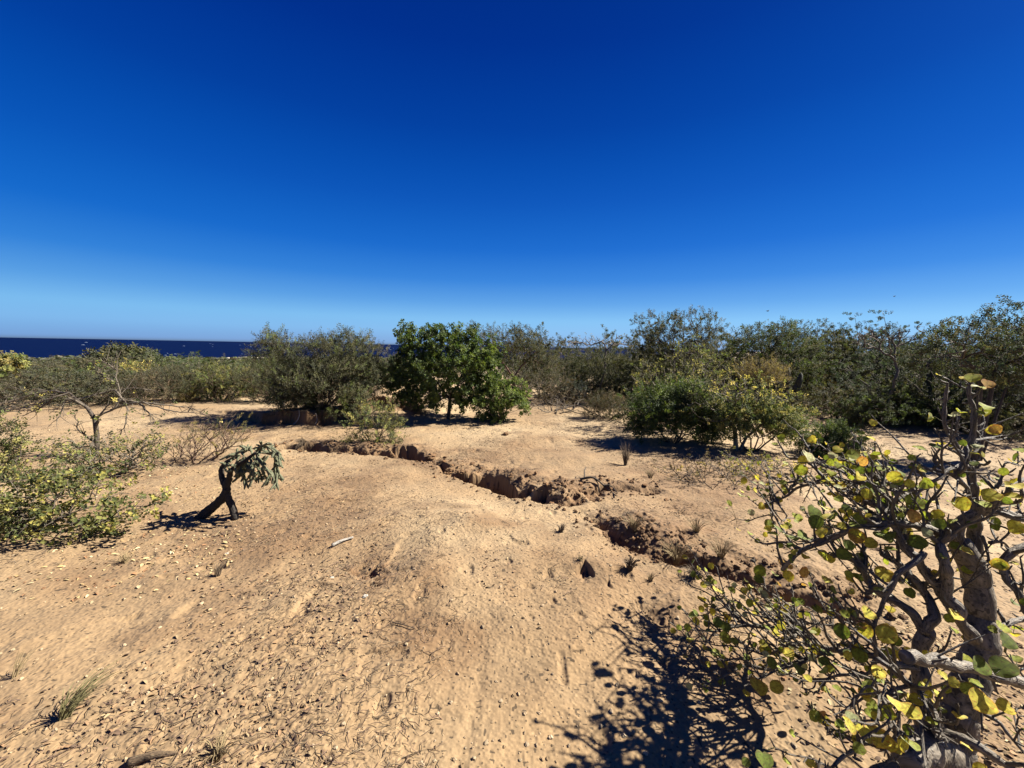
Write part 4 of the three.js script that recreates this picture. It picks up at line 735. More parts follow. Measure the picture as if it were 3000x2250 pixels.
// ---------------------------------------------------------------- the big shrub in the foreground
const leafTex = tiled(256, 0, 0, (u, v) => {
  const vein = Math.min(1, Math.abs(u - 0.5) * 40), side = Math.abs(((v * 1.2 - Math.abs(u - 0.5) * 0.9) * 6) % 1), k = (0.88 + 0.12 * vnoise(u * 9, v * 9, 9)) * (0.86 + 0.14 * vein) * (side < 0.09 ? 0.9 : 1);
  const spot = vnoise(u * 21 + 5, v * 21, 21) > 0.62 ? 0.7 : 1, edge = Math.hypot(u - 0.5, v - 0.5) > 0.43 ? 0.88 : 1;
  return [250 * k * (spot < 1 ? 0.85 : 1), 250 * k * spot * edge, 240 * k * spot * edge];
});
leafTex.colorSpace = THREE.SRGBColorSpace;
{
  const base = G(2760, 2225), t = thing('foreground_shrub', 'large gnarled grey shrub with round yellow green leaves in the right foreground', 'shrub', base), r = rng(71);
  const S = [ // [radius at start, radius at end in pixels, name, [x, y, depth] ...]
    [50, 29, 'trunk', [2770, 2260, 1.5], [2800, 2140, 1.5], [2835, 2020, 1.5], [2868, 1900, 1.52], [2876, 1790, 1.54], [2858, 1700, 1.55], [2832, 1630, 1.55], [2808, 1590, 1.55]],
    [22, 14, 'branch', [2812, 1595, 1.55], [2803, 1560, 1.54], [2826, 1522, 1.53], [2862, 1492, 1.52], [2880, 1478, 1.5]],
    [22, 15, 'branch', [2866, 1720, 1.56], [2850, 1620, 1.6], [2860, 1560, 1.6], [2863, 1510, 1.57], [2859, 1473, 1.54]],
    [15, 5, 'branch', [2859, 1490, 1.53], [2850, 1416, 1.52], [2846, 1380, 1.52], [2828, 1346, 1.52], [2847, 1289, 1.53], [2853, 1240, 1.53], [2850, 1190, 1.54], [2838, 1145, 1.55], [2850, 1108, 1.55]],
    [9, 3.5, 'branch', [2828, 1342, 1.52], [2807, 1310, 1.5], [2794, 1290, 1.49], [2768, 1249, 1.48], [2767, 1186, 1.48], [2777, 1122, 1.48]],
    [8, 5, 'branch', [2832, 1364, 1.52], [2800, 1368, 1.48], [2800, 1392, 1.46], [2814, 1410, 1.46], [2833, 1430, 1.47], [2836, 1466, 1.5]],
    [7, 3, 'branch', [2800, 1372, 1.48], [2782, 1372, 1.45], [2755, 1396, 1.43], [2726, 1413, 1.42], [2684, 1449, 1.42]],
    [6, 3, 'branch', [2826, 1340, 1.52], [2792, 1322, 1.45], [2760, 1310, 1.42]], [5, 3, 'branch', [2850, 1352, 1.52], [2885, 1362, 1.5], [2900, 1350, 1.48]], [5, 3, 'branch', [2850, 1290, 1.53], [2885, 1285, 1.55], [2935, 1277, 1.58]], [6, 3, 'branch', [2852, 1330, 1.53], [2868, 1300, 1.55], [2876, 1260, 1.57], [2884, 1235, 1.58]],
    [15, 5, 'branch', [2815, 1592, 1.55], [2783, 1567, 1.54], [2711, 1549, 1.52], [2636, 1534, 1.5], [2590, 1534, 1.5], [2539, 1539, 1.5], [2496, 1549, 1.5], [2454, 1569, 1.5], [2406, 1591, 1.5], [2357, 1610, 1.5], [2321, 1637, 1.5], [2291, 1669, 1.52]],
    [11, 3, 'branch', [2645, 1540, 1.5], [2630, 1515, 1.58], [2590, 1485, 1.68], [2530, 1467, 1.8], [2500, 1448, 1.86], [2457, 1425, 1.95], [2418, 1413, 2.02], [2378, 1418, 2.06], [2336, 1431, 2.08], [2303, 1455, 2.1], [2267, 1470, 2.1], [2240, 1476, 2.1]],
    [5, 2, 'branch', [2385, 1416, 2.05], [2339, 1410, 2.1], [2309, 1414, 2.12], [2273, 1416, 2.15]], [5, 2, 'branch', [2275, 1466, 2.1], [2290, 1490, 2.05], [2306, 1512, 2.05]], [4, 2, 'branch', [2262, 1472, 2.1], [2264, 1500, 2.08], [2262, 1518, 2.08]],
    [6, 2, 'branch', [2425, 1414, 2.0], [2400, 1385, 2.02], [2375, 1361, 2.05], [2339, 1343, 2.08], [2309, 1340, 2.1], [2291, 1313, 2.12], [2280, 1294, 2.12]],
    [4, 2, 'branch', [2392, 1376, 2.02], [2372, 1319, 2.06], [2354, 1289, 2.1], [2327, 1256, 2.12]],
    [9, 2.5, 'branch', [2725, 1552, 1.52], [2717, 1509, 1.56], [2663, 1455, 1.64], [2627, 1428, 1.7], [2578, 1400, 1.78], [2547, 1380, 1.82], [2510, 1366, 1.88], [2472, 1352, 1.92], [2439, 1339, 1.95], [2424, 1301, 1.96]],
    [10, 3, 'branch', [2652, 1538, 1.52], [2614, 1473, 1.62], [2575, 1437, 1.68], [2545, 1419, 1.72], [2500, 1407, 1.78], [2466, 1381, 1.82], [2412, 1365, 1.86], [2390, 1355, 1.88]], [5, 3, 'branch', [2556, 1425, 1.7], [2566, 1402, 1.66], [2566, 1392, 1.64]],
    [18, 11, 'branch', [2856, 1870, 1.5], [2801, 1810, 1.48], [2759, 1744, 1.48], [2711, 1687, 1.48], [2678, 1630, 1.48], [2645, 1587, 1.49], [2622, 1548, 1.5], [2610, 1532, 1.5]],
    [13, 6, 'branch', [2660, 1610, 1.48], [2640, 1560, 1.55], [2590, 1500, 1.7], [2540, 1470, 1.8], [2500, 1449, 1.88]],
    [30, 20, 'branch', [2715, 2080, 1.46], [2690, 1960, 1.44], [2696, 1915, 1.44], [2717, 1852, 1.44]],
    [17, 9, 'branch', [2715, 1858, 1.44], [2735, 1816, 1.45], [2729, 1780, 1.47], [2717, 1750, 1.49], [2693, 1714, 1.5], [2663, 1678, 1.52], [2625, 1650, 1.53], [2581, 1621, 1.55]],
    [15, 8, 'branch', [2712, 1856, 1.44], [2681, 1804, 1.45], [2645, 1774, 1.46], [2615, 1756, 1.47], [2565, 1730, 1.48], [2540, 1690, 1.5], [2520, 1660, 1.52], [2490, 1640, 1.55], [2440, 1625, 1.6]],
    [9, 6, 'branch', [2708, 1618, 1.42], [2672, 1651, 1.4], [2633, 1684, 1.38], [2615, 1720, 1.36], [2596, 1744, 1.35], [2578, 1792, 1.34], [2566, 1816, 1.33], [2560, 1860, 1.32], [2566, 1920, 1.32]], [22, 13, 'branch', [2800, 1800, 1.48], [2770, 1700, 1.46], [2764, 1640, 1.45], [2755, 1590, 1.47], [2790, 1566, 1.5]],
    [12, 8, 'branch', [2688, 1960, 1.42], [2630, 1945, 1.38], [2566, 1925, 1.36], [2500, 1912, 1.4], [2440, 1905, 1.5], [2400, 1895, 1.56]],
    [9, 2, 'branch', [2402, 1896, 1.56], [2375, 1867, 1.58], [2339, 1858, 1.6], [2297, 1841, 1.62], [2246, 1838, 1.64], [2192, 1831, 1.66], [2149, 1789, 1.7], [2110, 1756, 1.74], [2084, 1716, 1.78]],
    [5, 2, 'branch', [2192, 1832, 1.66], [2149, 1834, 1.66], [2104, 1846, 1.66], [2068, 1886, 1.64], [2045, 1920, 1.62]], [7, 2, 'branch', [2362, 1862, 1.59], [2351, 1822, 1.62], [2339, 1798, 1.64], [2315, 1777, 1.66], [2279, 1750, 1.7], [2243, 1727, 1.72]], [5, 2, 'branch', [2290, 1840, 1.62], [2261, 1804, 1.66], [2243, 1780, 1.68]],
    [7, 3, 'branch', [2566, 1930, 1.34], [2547, 1973, 1.36], [2472, 1977, 1.42], [2420, 1988, 1.46], [2350, 1992, 1.5]], [7, 2, 'branch', [2420, 1905, 1.5], [2397, 1919, 1.52], [2321, 1943, 1.52], [2243, 1961, 1.52], [2190, 1950, 1.54], [2140, 1972, 1.54], [2060, 2010, 1.52]],
    [6, 2, 'branch', [2330, 1858, 1.6], [2290, 1895, 1.57], [2261, 1914, 1.57], [2219, 1913, 1.58], [2180, 1886, 1.6], [2150, 1864, 1.6]], [5, 2, 'branch', [2410, 1895, 1.55], [2380, 1925, 1.5], [2330, 1950, 1.46], [2280, 1962, 1.44], [2220, 1992, 1.42], [2180, 2010, 1.42]], [5, 2.5, 'branch', [2300, 1842, 1.62], [2340, 1826, 1.62], [2400, 1828, 1.62], [2450, 1832, 1.6]],
    [15, 9, 'branch', [2868, 1505, 1.52], [2895, 1490, 1.5], [2915, 1475, 1.48], [2952, 1449, 1.46], [2958, 1430, 1.45]], [12, 8, 'branch', [2866, 1500, 1.52], [2925, 1502, 1.48], [2997, 1524, 1.44], [3050, 1530, 1.4]], [11, 8, 'branch', [2872, 1496, 1.53], [2913, 1488, 1.55], [2960, 1505, 1.56], [3020, 1520, 1.58]],
    [7, 3, 'branch', [2930, 1470, 1.48], [2905, 1425, 1.5], [2880, 1398, 1.52], [2868, 1392, 1.52]], [6, 3, 'branch', [2918, 1430, 1.5], [2935, 1400, 1.5], [2946, 1388, 1.5]],
    [12, 9, 'branch', [3060, 1580, 1.5], [2994, 1603, 1.5], [2958, 1624, 1.5], [2936, 1648, 1.5], [2952, 1684, 1.48], [2975, 1730, 1.46], [3010, 1800, 1.44]], [13, 7, 'branch', [2890, 1850, 1.52], [2922, 1838, 1.54], [2960, 1825, 1.56], [3020, 1810, 1.58]], [6, 3, 'branch', [2876, 1570, 1.56], [2888, 1600, 1.54], [2900, 1655, 1.52]], [6, 3, 'branch', [2900, 1590, 1.55], [2940, 1590, 1.56], [2955, 1605, 1.56]],
    [20, 16, 'branch', [2655, 1925, 1.2], [2700, 1932, 1.22], [2771, 1944, 1.24], [2862, 1962, 1.26], [2930, 1980, 1.28], [3020, 2005, 1.3]], [18, 12, 'branch', [2740, 2140, 1.46], [2801, 2163, 1.4], [2862, 2188, 1.36], [2922, 2225, 1.34], [2980, 2265, 1.32]], [7, 4, 'branch', [2862, 2075, 1.4], [2885, 2090, 1.36], [2928, 2117, 1.34], [2952, 2150, 1.32], [3010, 2215, 1.3]],
    [14, 8, 'branch', [2750, 2150, 1.45], [2742, 2110, 1.36], [2723, 2081, 1.3], [2690, 2035, 1.26], [2650, 1990, 1.24], [2600, 1950, 1.24], [2570, 1930, 1.26]], [9, 5, 'branch', [2700, 2180, 1.4], [2560, 2170, 1.3], [2470, 2220, 1.25], [2430, 2260, 1.22]], [8, 3, 'branch', [2690, 2060, 1.26], [2610, 2060, 1.16], [2540, 2010, 1.14], [2500, 2060, 1.14], [2470, 2090, 1.14]],
    [60, 40, 'root', [2770, 2220, 1.5], [2720, 2190, 1.46], [2690, 2200, 1.42], [2660, 2240, 1.38]], [50, 26, 'root', [2760, 2200, 1.5], [2730, 2140, 1.5], [2712, 2090, 1.47]],
  ];
  const bark = wood('gnarled_bark', 0.22, 0.19, 0.15, 0.7), samples = [], spurs = new Mesher(), stalks = new Mesher(), tips = [];
  // limbs on the left lean away from the camera and the low ones hug the ground
  const deepen = (x, y, d) => { const rd = 1.55 / -(rayDir(x, y).y) * 1, gd = rayDir(x, y).clone().multiplyScalar(rd).add(camera.position), ground = depthOf(gd), left = Math.min(1, Math.max(0, (2820 - x) / 760)), low = sstep(1640, 1780, y); return d < 1.3 ? d : mix(d, Math.max(d, mix(d * 1.16, Math.min(ground * 0.9, d * 1.3), low)), left); };
  S.forEach(([r0, r1, name, ...pts], si) => {
    pts = pts.map(([x, y, d]) => [x, y, deepen(x, y, d)]);
    const P = pts.map(([x, y, d]) => { const p = U(x, y, d), g = H(p.x, p.z, false); if (p.y < g + 0.012 && name === 'branch') p.y = g + 0.012; return p; }), c = new THREE.CatmullRomCurve3(P, false, 'centripetal'), n = Math.max(10, Math.round(c.getLength() / 0.012)), C = c.getSpacedPoints(n);
    const d0 = pts[0][2], d1 = pts[pts.length - 1][2], R = C.map((_, k) => (name === 'branch' ? 0.88 : 1) * mix(r0, r1, Math.pow(k / n, 0.9)) / FP * mix(d0, d1, k / n) * (1 + (r0 > 25 ? 0.09 : 0.2) * vnoise(k * (r0 > 25 ? 0.14 : 0.45), si * 3.7) + (r0 > 25 ? 0.04 : 0.12) * vnoise(k * 1.1, si * 5.1 + 9)));
    for (let k = 1; k < n; k++) C[k].add(V(vnoise(k * 0.3, si + 0.5), vnoise(k * 0.3, si + 40.5), vnoise(k * 0.3, si + 80.5)).multiplyScalar(Math.min(0.012, R[k] * 0.55)));
    part(t, name, new Mesher().tube(C, R, r0 > 14 ? 14 : 8).geometry(base), bark);
    if (name === 'root') return;
    for (let k = 0; k <= n; k++) samples.push([C[k], R[k]]);
    for (let k = 3; k <= n; k++) {                           // short stubby spurs, as on the photograph's branches
      if (R[k] > 0.02 || r() > 0.42) continue;
      const dir = C[k].clone().sub(C[k - 1]).normalize().multiplyScalar(0.5).add(V(r() - .5, r() - .42, r() - .5).multiplyScalar(2.2)).normalize(), len = 0.012 + 0.035 * r() * r() + R[k], a = C[k];
      if (r() < 0.34) {
        const L = 0.06 + 0.16 * r() * r(), m = a.clone().addScaledVector(dir, L * 0.5).add(V(r() - .5, r() - .3, r() - .5).multiplyScalar(0.025)), e = m.clone().addScaledVector(dir, L * 0.5).add(V(r() - .5, r() - .3, r() - .5).multiplyScalar(0.03));
        const cc = new THREE.CatmullRomCurve3([a, m, e]).getPoints(6);
        spurs.tube(cc, cc.map((_, q) => mix(0.0036, 0.0018, q / 6)), 5); samples.push([m, 0.003], [e, 0.002]); tips.push([e, dir]);
        for (let q = 2; q < 6; q++) if (r() < 0.7) { const f = dir.clone().add(V(r() - .5, r() - .5, r() - .5).multiplyScalar(2)).normalize(); spurs.tube([cc[q], cc[q].clone().addScaledVector(f, 0.01 + 0.014 * r())], [0.0025, 0.0016], 4); }
      } else { spurs.tube([a, a.clone().addScaledVector(dir, len * 0.7), a.clone().addScaledVector(dir, len).add(V(0, 0.004, 0))], [Math.min(R[k] * 0.7, 0.006), 0.0035, 0.0018], 5); if (r() < 0.3) tips.push([a.clone().addScaledVector(dir, len), dir]); }
    }
  });
  { // side branches with their own spurs
    const S0 = samples.slice(), rest = [];
    for (let k = 0; k < 330; k++) {
      const [p, R0] = S0[Math.floor(r() * S0.length)];
      const q0 = p.clone().project(camera), py0 = (1 - q0.y) * 1125, px0 = (q0.x + 1) * 1500;
      if (R0 > 0.016 || R0 < 0.003 || py0 < 1380 || (px0 > 2820 && r() < 0.6)) { k -= r() < 0.9 ? 1 : 0; continue; }
      const out = p.clone().sub(V(base.x, p.y - 0.2, base.z)).normalize(), dir = out.add(V(r() - .5, (r() - .5) * 0.8, r() - .5).multiplyScalar(1.7)).normalize(), L = 0.09 + 0.17 * r(), b = p.clone().addScaledVector(dir, L * 0.35).add(V(r() - .5, r() - .5, r() - .5).multiplyScalar(0.07)), c = b.clone().addScaledVector(dir, L * 0.35).add(V(r() - .5, r() - .5, r() - .5).multiplyScalar(0.09)), e = c.clone().addScaledVector(dir, L * 0.3).add(V(0, 0.02, 0));
      for (const q of [b, c, e]) { const g = H(q.x, q.z, false) + 0.015; if (q.y < g) q.y = g; }
      const cc = new THREE.CatmullRomCurve3([p, b, c, e]).getPoints(12), r0 = Math.min(R0 * 0.75, 0.0078);
      spurs.tube(cc, cc.map((_, q) => mix(r0, 0.0023, q / 12) * (1 + 0.2 * (r() - .5))), 5);
      for (let q = 2; q <= 12; q++) if (r() < 0.75) { const f = dir.clone().add(V(r() - .5, r() - .45, r() - .5).multiplyScalar(2.2)).normalize(), l = 0.012 + 0.03 * r() * r(); spurs.tube([cc[q], cc[q].clone().addScaledVector(f, l)], [0.0034, 0.0016], 4); if (r() < 0.34) tips.push([cc[q].clone().addScaledVector(f, l), f]); }
      samples.push([c, 0.003], [e, 0.002]); tips.push([e, dir]);
    }
  }
  part(t, 'twigs', spurs.geometry(base), bark, true);
  // leaves: kidney shaped, each a part; [x, y, radius, kind] read from four views of the photograph
  const VIEWS = [
    [2050, 1250, 3.318, '1010,320,45,y 1060,275,60,p 1175,300,22,o 985,420,50,g 1290,345,45,g 1190,370,35,g 1085,120,38,y 1120,115,24,o 1230,160,20,y 1340,220,42,y 1295,275,42,p 1500,270,55,g 1490,360,45,g 1580,340,45,o 1570,480,45,g 1420,375,40,g 1280,450,40,g 1280,540,38,y 1365,570,46,y 800,110,38,g 730,165,28,g 430,525,32,y 420,465,22,g 400,660,34,g 410,625,25,y 485,680,24,g 285,740,32,g 255,785,18,g 500,830,34,p 600,770,35,y 655,775,22,y 460,915,28,g 680,945,46,g 660,990,35,y 375,1000,24,o 490,1035,32,g 635,1045,28,y 560,1110,26,g 950,870,45,g 1110,820,58,d 1235,795,55,y 1250,860,50,y 1130,920,62,d 1190,880,32,g 1345,960,45,o 1410,900,45,y 1550,890,55,g 1600,920,36,g 1230,1010,48,p 830,1040,45,g 900,1080,58,d 1010,1060,60,d 1075,1080,38,g 1530,1060,60,o 1450,1150,50,d 1400,1240,58,d 1200,1250,48,g 1270,1280,42,o 1030,1260,42,y 800,1310,40,o 880,1360,26,o 1020,1420,46,o 1235,1490,52,y 1030,1540,36,o 860,1450,46,y 730,1430,40,g 580,1400,50,g 570,1480,40,d 450,1490,28,g 510,1550,36,y 430,1590,36,y 310,1580,36,g 170,1590,46,y 210,1600,36,d 770,1520,36,o 1470,1600,40,o 1460,1390,30,o 1640,840,46,d'],
    [2500, 1250, 3.318, '60,330,40,o 70,480,50,y 280,410,45,g 370,400,42,g 400,490,52,y 460,450,46,d 305,565,34,g 130,650,48,y 260,710,52,y 180,850,72,d 480,710,38,g 600,730,72,o 590,870,56,o 785,720,46,o 700,550,56,g 640,590,32,g 820,860,52,y 830,940,56,d 920,960,46,g 750,930,42,y 1200,640,46,o 1345,660,66,y 1570,570,62,y 1050,740,60,o 1260,740,56,o 1530,750,42,p 1590,970,62,o 1170,990,36,y 1310,1140,46,y 310,1050,84,d 620,1120,62,d 170,1130,52,o 30,1070,62,o 300,1430,72,y 1140,1500,46,y 190,1610,40,p 260,1620,26,g 850,160,42,y 1120,200,42,y 1200,180,50,p 1370,30,52,o 1000,1160,50,d 1430,560,36,g 1600,760,40,g'],
    [2000, 1050, 2.212, '1825,120,26,o 1880,120,38,g 1980,160,36,o 1805,340,30,g 1930,350,32,g 1965,310,36,g 2030,460,36,o 1900,350,26,p 1850,590,26,y'],
    [2050, 1750, 3.318, '310,40,50,g 500,20,32,y 670,20,32,p 810,90,36,y 780,150,28,o 850,155,26,p 175,240,42,d 250,280,42,d 245,390,55,g 240,480,36,g 330,490,32,g 360,400,36,d 20,430,36,d 620,450,42,y 660,500,42,g 520,490,32,p 460,580,36,d 700,540,36,g 860,540,50,o 1040,520,34,y 700,640,50,d 85,650,30,y 260,670,32,d 365,740,26,p 210,810,42,d 780,730,42,d 570,860,76,o 745,870,56,y 455,930,42,y 1020,930,44,y 960,690,52,d 865,710,26,y 1240,540,56,d 1180,630,42,d 1380,330,62,d 1420,450,46,d 1430,590,36,g 1180,1120,46,o 450,1600,42,d 630,1570,72,d 820,1570,32,y 1100,1620,42,y 1600,330,62,y 1580,280,42,o 1440,190,32,p 930,800,26,d 1240,900,34,g 1620,1340,62,o 1600,920,52,y'],
    [2500, 1750, 3.318, '150,150,62,o 360,110,42,y 320,360,82,y 80,290,42,o 340,540,52,g 250,720,62,y 140,850,62,g 110,910,42,y 440,950,52,d 570,980,52,y 300,1100,52,g 560,1110,82,o 470,1140,32,g 240,1360,105,y 340,1420,70,y 990,170,62,y 1080,400,26,o 1030,280,36,g 1130,330,46,d 1500,420,72,d 1560,350,46,y 1580,590,52,g 1460,680,92,d 1250,660,82,d 1100,590,46,g 1110,890,56,g 1250,1010,100,y 1480,1060,62,y 1590,1330,52,d 1570,50,42,d 1590,830,52,d 720,830,36,y 60,560,60,d 400,480,40,p 640,1080,40,o 60,1190,40,p'],
  ];
  const LC = { g: [0.34, 0.40, 0.04], y: [0.62, 0.57, 0.06], o: [0.58, 0.36, 0.07], d: [0.17, 0.23, 0.025], p: [0.46, 0.50, 0.24] };
  const mats = {};
  for (const k in LC) mats[k] = [0.82, 1, 1.16].map((s, q) => { const m = foliageMat('leaf_' + { g: 'green', y: 'yellow', o: 'orange', d: 'dark_green', p: 'pale' }[k] + q, 0.5); m.map = leafTex; m.color.setRGB(LC[k][0] * s, LC[k][1] * s * (q === 2 ? 0.95 : 1), LC[k][2] * s); return m; });
  const shapes = [1, 2, 3, 4, 5].map((s) => leafGeo(1, 1.02 + 0.05 * (s % 3), { notch: 0.1 + 0.04 * (s % 2), fold: 0.12 + 0.13 * s / 5, curl: 0.1 + 0.12 * (s % 3), wave: 0.12, seed: s }));
  let count = 0;
  const stalk = (from, to) => { const m = from.clone().lerp(to, 0.5); m.y += 0.008; stalks.tube([from, m, to], [0.0013, 0.001, 0.0009], 4, false); };
  const setLeaf = (c, size, kind, from) => {
    const toCam = camera.position.clone().sub(c).normalize(), n = toCam.multiplyScalar(0.6).addScaledVector(SUN, 0.75 * r()).add(V(r() - .5, r() - .2, r() - .5).multiplyScalar(1.3)).normalize();
    let ax = c.clone().sub(from).normalize().add(V(r() - .5, r() - .7, r() - .5).multiplyScalar(0.8)); ax.addScaledVector(n, -ax.dot(n)).normalize();
    const side = V(0, 0, 0).crossVectors(n, ax), root = c.clone().addScaledVector(ax, -size * 0.5);
    const m = shade(new THREE.Mesh(shapes[Math.floor(r() * 5)], mats[kind][Math.floor(r() * 3)]));
    m.name = 'leaf'; m.position.copy(root).sub(base); m.quaternion.setFromRotationMatrix(M4.makeBasis(side, n, ax)); m.scale.setScalar(size); count++;
    t.add(m); stalk(from, root.addScaledVector(ax, size * 0.08));
  };
  const pixel = samples.map(([p]) => { const q = p.clone().project(camera); return [(q.x + 1) * 1500, (1 - q.y) * 1125]; });
  for (const [x0, y0, z, list] of VIEWS) for (const s of list.split(' ')) {
    const [x, y, rad, kind0] = s.split(','), kind = kind0 === 'o' && r() < 0.6 ? 'yyg'[Math.floor(r() * 3)] : kind0, px = x0 + x / z, py = y0 + y / z, rp = rad / z, want = 1172 * 0.0195 / rp;
    let best = 0, cost = 1e9;
    pixel.forEach((q, k) => { const dd = Math.hypot(q[0] - px, q[1] - py), dk = depthOf(samples[k][0]), c = dd + 14 * Math.abs(Math.log(dk / want)); if (c < cost) { cost = c; best = k; } });
    const from = samples[best][0], dk = depthOf(from), c = U(px, py, mix(dk, Math.min(dk * 1.08, Math.max(dk * 0.9, want)), 0.6) - 0.02);
    const g = H(c.x, c.z, false) + 0.02; if (c.y < g) c.y = g;
    if (c.distanceTo(from) < 0.16) setLeaf(c, 2 * rp / FP * dk * 0.95, kind, from);
    else { const e = c.clone().lerp(from, 0.35); const mid = e.clone().lerp(from, 0.5).add(V(0, 0.012, 0)); spurs; stalks.tube([from, mid, e], [0.0035, 0.003, 0.0022], 5); setLeaf(c, 2 * rp / FP * dk, kind, e); }
  }
  for (const [p, dir] of tips) if (r() < 0.2 && count < 300) { const q = p.clone().project(camera); if (q.x < 1.3) setLeaf(p.clone().addScaledVector(dir, 0.03).add(V(r() - .5, r() - .7, r() - .5).multiplyScalar(0.02)), 0.026 + 0.017 * r(), 'ggyydggyp'[Math.floor(r() * 9)], p); }
  { // the many smaller leaves deeper in the shrub
    const list = []; for (const [p, dir] of tips) if (r() < 0.32) { const n = camera.position.clone().sub(p).normalize().multiplyScalar(0.5).add(V(r() - .5, r() - .1, r() - .5).multiplyScalar(1.6)).normalize(), c = p.clone().addScaledVector(dir, 0.012); list.push([c.sub(base), n, 0.02 + 0.016 * r(), LC['ggyyddgpy'[Math.floor(r() * 9)]]]); }
    const m = foliageMat('leaf_small', 0.5); m.map = leafTex; foliage(t, shapes[1], list, COL.mixed, 78, m, 'small_leaves');
  }
  part(t, 'leaf_stalks', stalks.geometry(base), wood('leaf_stalk', 0.26, 0.25, 0.08), true);
}
// ---------------------------------------------------------------- things lying on the ground
{
  const r = rng(81);
  const lying = (name, label, cat, P, radii, mat, sides = 7) => { const pts = P.map(([x, y, up]) => { const p = G(x, y); p.y += up ?? 0; return p; }), base = pts[0].clone(), t = thing(name, label, cat, base), c = new THREE.CatmullRomCurve3(pts).getPoints(12); part(t, 'stem', new Mesher().tube(c, c.map((_, k) => mix(radii[0], radii[1], k / 12) * (1 + 0.15 * vnoise(k * 1.7, radii[0] * 900))), sides).geometry(base), mat); return [t, base, c]; };
  lying('white_stick', 'bleached white stick lying on bare sand, middle of the clearing', 'stick', [[973, 1606, 0.02], [1002, 1592, 0.02], [1034, 1580, 0.015]], [0.013, 0.008], wood('bleached_wood', 0.55, 0.53, 0.49));
  lying('fallen_log', 'short brown weathered log at the bottom edge, left of centre', 'log', [[378, 2238, 0.006], [430, 2226, 0.01], [470, 2219, 0.009], [515, 2212, 0.004]], [0.017, 0.006], wood('weathered_log', 0.2, 0.14, 0.08), 10);
  { const [t, base, c] = lying('fallen_branch', 'dark forked fallen branch across the trench mounds, centre right', 'branch', [[1702, 1408, 0.02], [1738, 1418, 0.06], [1775, 1438, 0.06], [1805, 1458, 0.02]], [0.014, 0.006], WOOD.dark);
    for (const l of [[[1738, 1418, 0.06], [1752, 1430, 0.05], [1752, 1450, 0.01]], [[1712, 1410, 0.03], [1712, 1398, 0.08], [1716, 1392, 0.1]], [[1765, 1432, 0.06], [1785, 1432, 0.06], [1810, 1450, 0.01]]]) { const q = l.map(([x, y, u]) => { const p = G(x, y); p.y += u; return p; }), cc = new THREE.CatmullRomCurve3(q).getPoints(6); part(t, 'twig', new Mesher().tube(cc, cc.map((_, k) => mix(0.009, 0.004, k / 6)), 5).geometry(base), WOOD.dark); } }
  { const [t, base] = lying('fallen_branch', 'tangle of dark fallen branches before the round olive brown bush', 'branch', [[1625, 1205, 0.02], [1690, 1200, 0.1], [1720, 1210, 0.06], [1760, 1222, 0.01]], [0.02, 0.008], WOOD.dark);
    for (const l of [[[1630, 1212, 0.02], [1632, 1200, 0.12], [1631, 1190, 0.18]], [[1690, 1200, 0.1], [1700, 1190, 0.16], [1722, 1184, 0.2]], [[1600, 1190, 0.06], [1640, 1194, 0.1], [1690, 1202, 0.08]], [[1650, 1202, 0.06], [1700, 1214, 0.03], [1740, 1216, 0.02]]]) { const q = l.map(([x, y, u]) => { const p = G(x, y); p.y += u; return p; }), cc = new THREE.CatmullRomCurve3(q).getPoints(6); part(t, 'twig', new Mesher().tube(cc, cc.map((_, k) => mix(0.014, 0.006, k / 6)), 5).geometry(base), WOOD.dark); } }
  lying('dead_root', 'thin white root hanging down the shaded bank below the large olive grey shrub', 'root', [[860, 1243, 0.0], [872, 1232, 0.02], [878, 1222, 0.06], [876, 1214, 0.1]], [0.012, 0.007], wood('white_root', 0.6, 0.56, 0.5), 6);
  lying('dead_root', 'second short white root right of the first, under the large olive grey shrub', 'root', [[924, 1242, 0.0], [929, 1230, 0.03], [925, 1218, 0.08]], [0.01, 0.006], wood('white_root_b', 0.6, 0.56, 0.5), 6);
  lying('fallen_twig', 'single thin brown twig lying on bare sand, lower centre', 'twig', [[1150, 1828, 0.008], [1180, 1836, 0.01], [1216, 1846, 0.006]], [0.004, 0.002], WOOD.brown, 5);
  // clump of dead cactus fibre, clods
  const lump = (name, label, cat, px, py, size, mat, amp = 0.3, flatn = 0.6, freq = 1) => { const p = G(px, py), g = new THREE.IcosahedronGeometry(1, 5), a = g.attributes.position; for (let k = 0; k < a.count; k++) { const v = V(a.getX(k), a.getY(k), a.getZ(k)), s = size * (1 + amp * vnoise(v.x * 2.3 * freq + px, v.y * 2.3 * freq + v.z * 1.7) + amp * 0.6 * vnoise(v.z * 6 * freq + py, v.y * 6 * freq + v.x * 5)); a.setXYZ(k, v.x * s, v.y * s * flatn, v.z * s); } g.computeVertexNormals(); const m = shade(new THREE.Mesh(g, mat)); m.name = numbered(name); m.position.copy(p); m.position.y += size * flatn * 0.45; m.rotation.y = r() * 6; scene.add(m); return tag(m, label, cat); };
  
  const clodMat = new THREE.MeshStandardMaterial({ name: 'clod_soil', color: new THREE.Color().setRGB(0.2, 0.12, 0.06), map: sandColor, bumpMap: sandBump, bumpScale: 0.01, roughness: 1 });
  for (const [label, x, y, s] of [['brown dirt clod lying in the deep dark crack, left one', 1318, 1384, 0.05], ['brown dirt clod in the deep dark crack, right of the first', 1352, 1390, 0.045], ['lone reddish brown dirt clod on pale sand beyond the crack', 1481, 1273, 0.05], ['rounded soil lump on the trench edge under the low olive shrub', 1262, 1340, 0.075], ['dark dirt clod at the near end of the crack', 1130, 1346, 0.03]]) lump('dirt_clod', label, 'clod', x, y, s, clodMat);
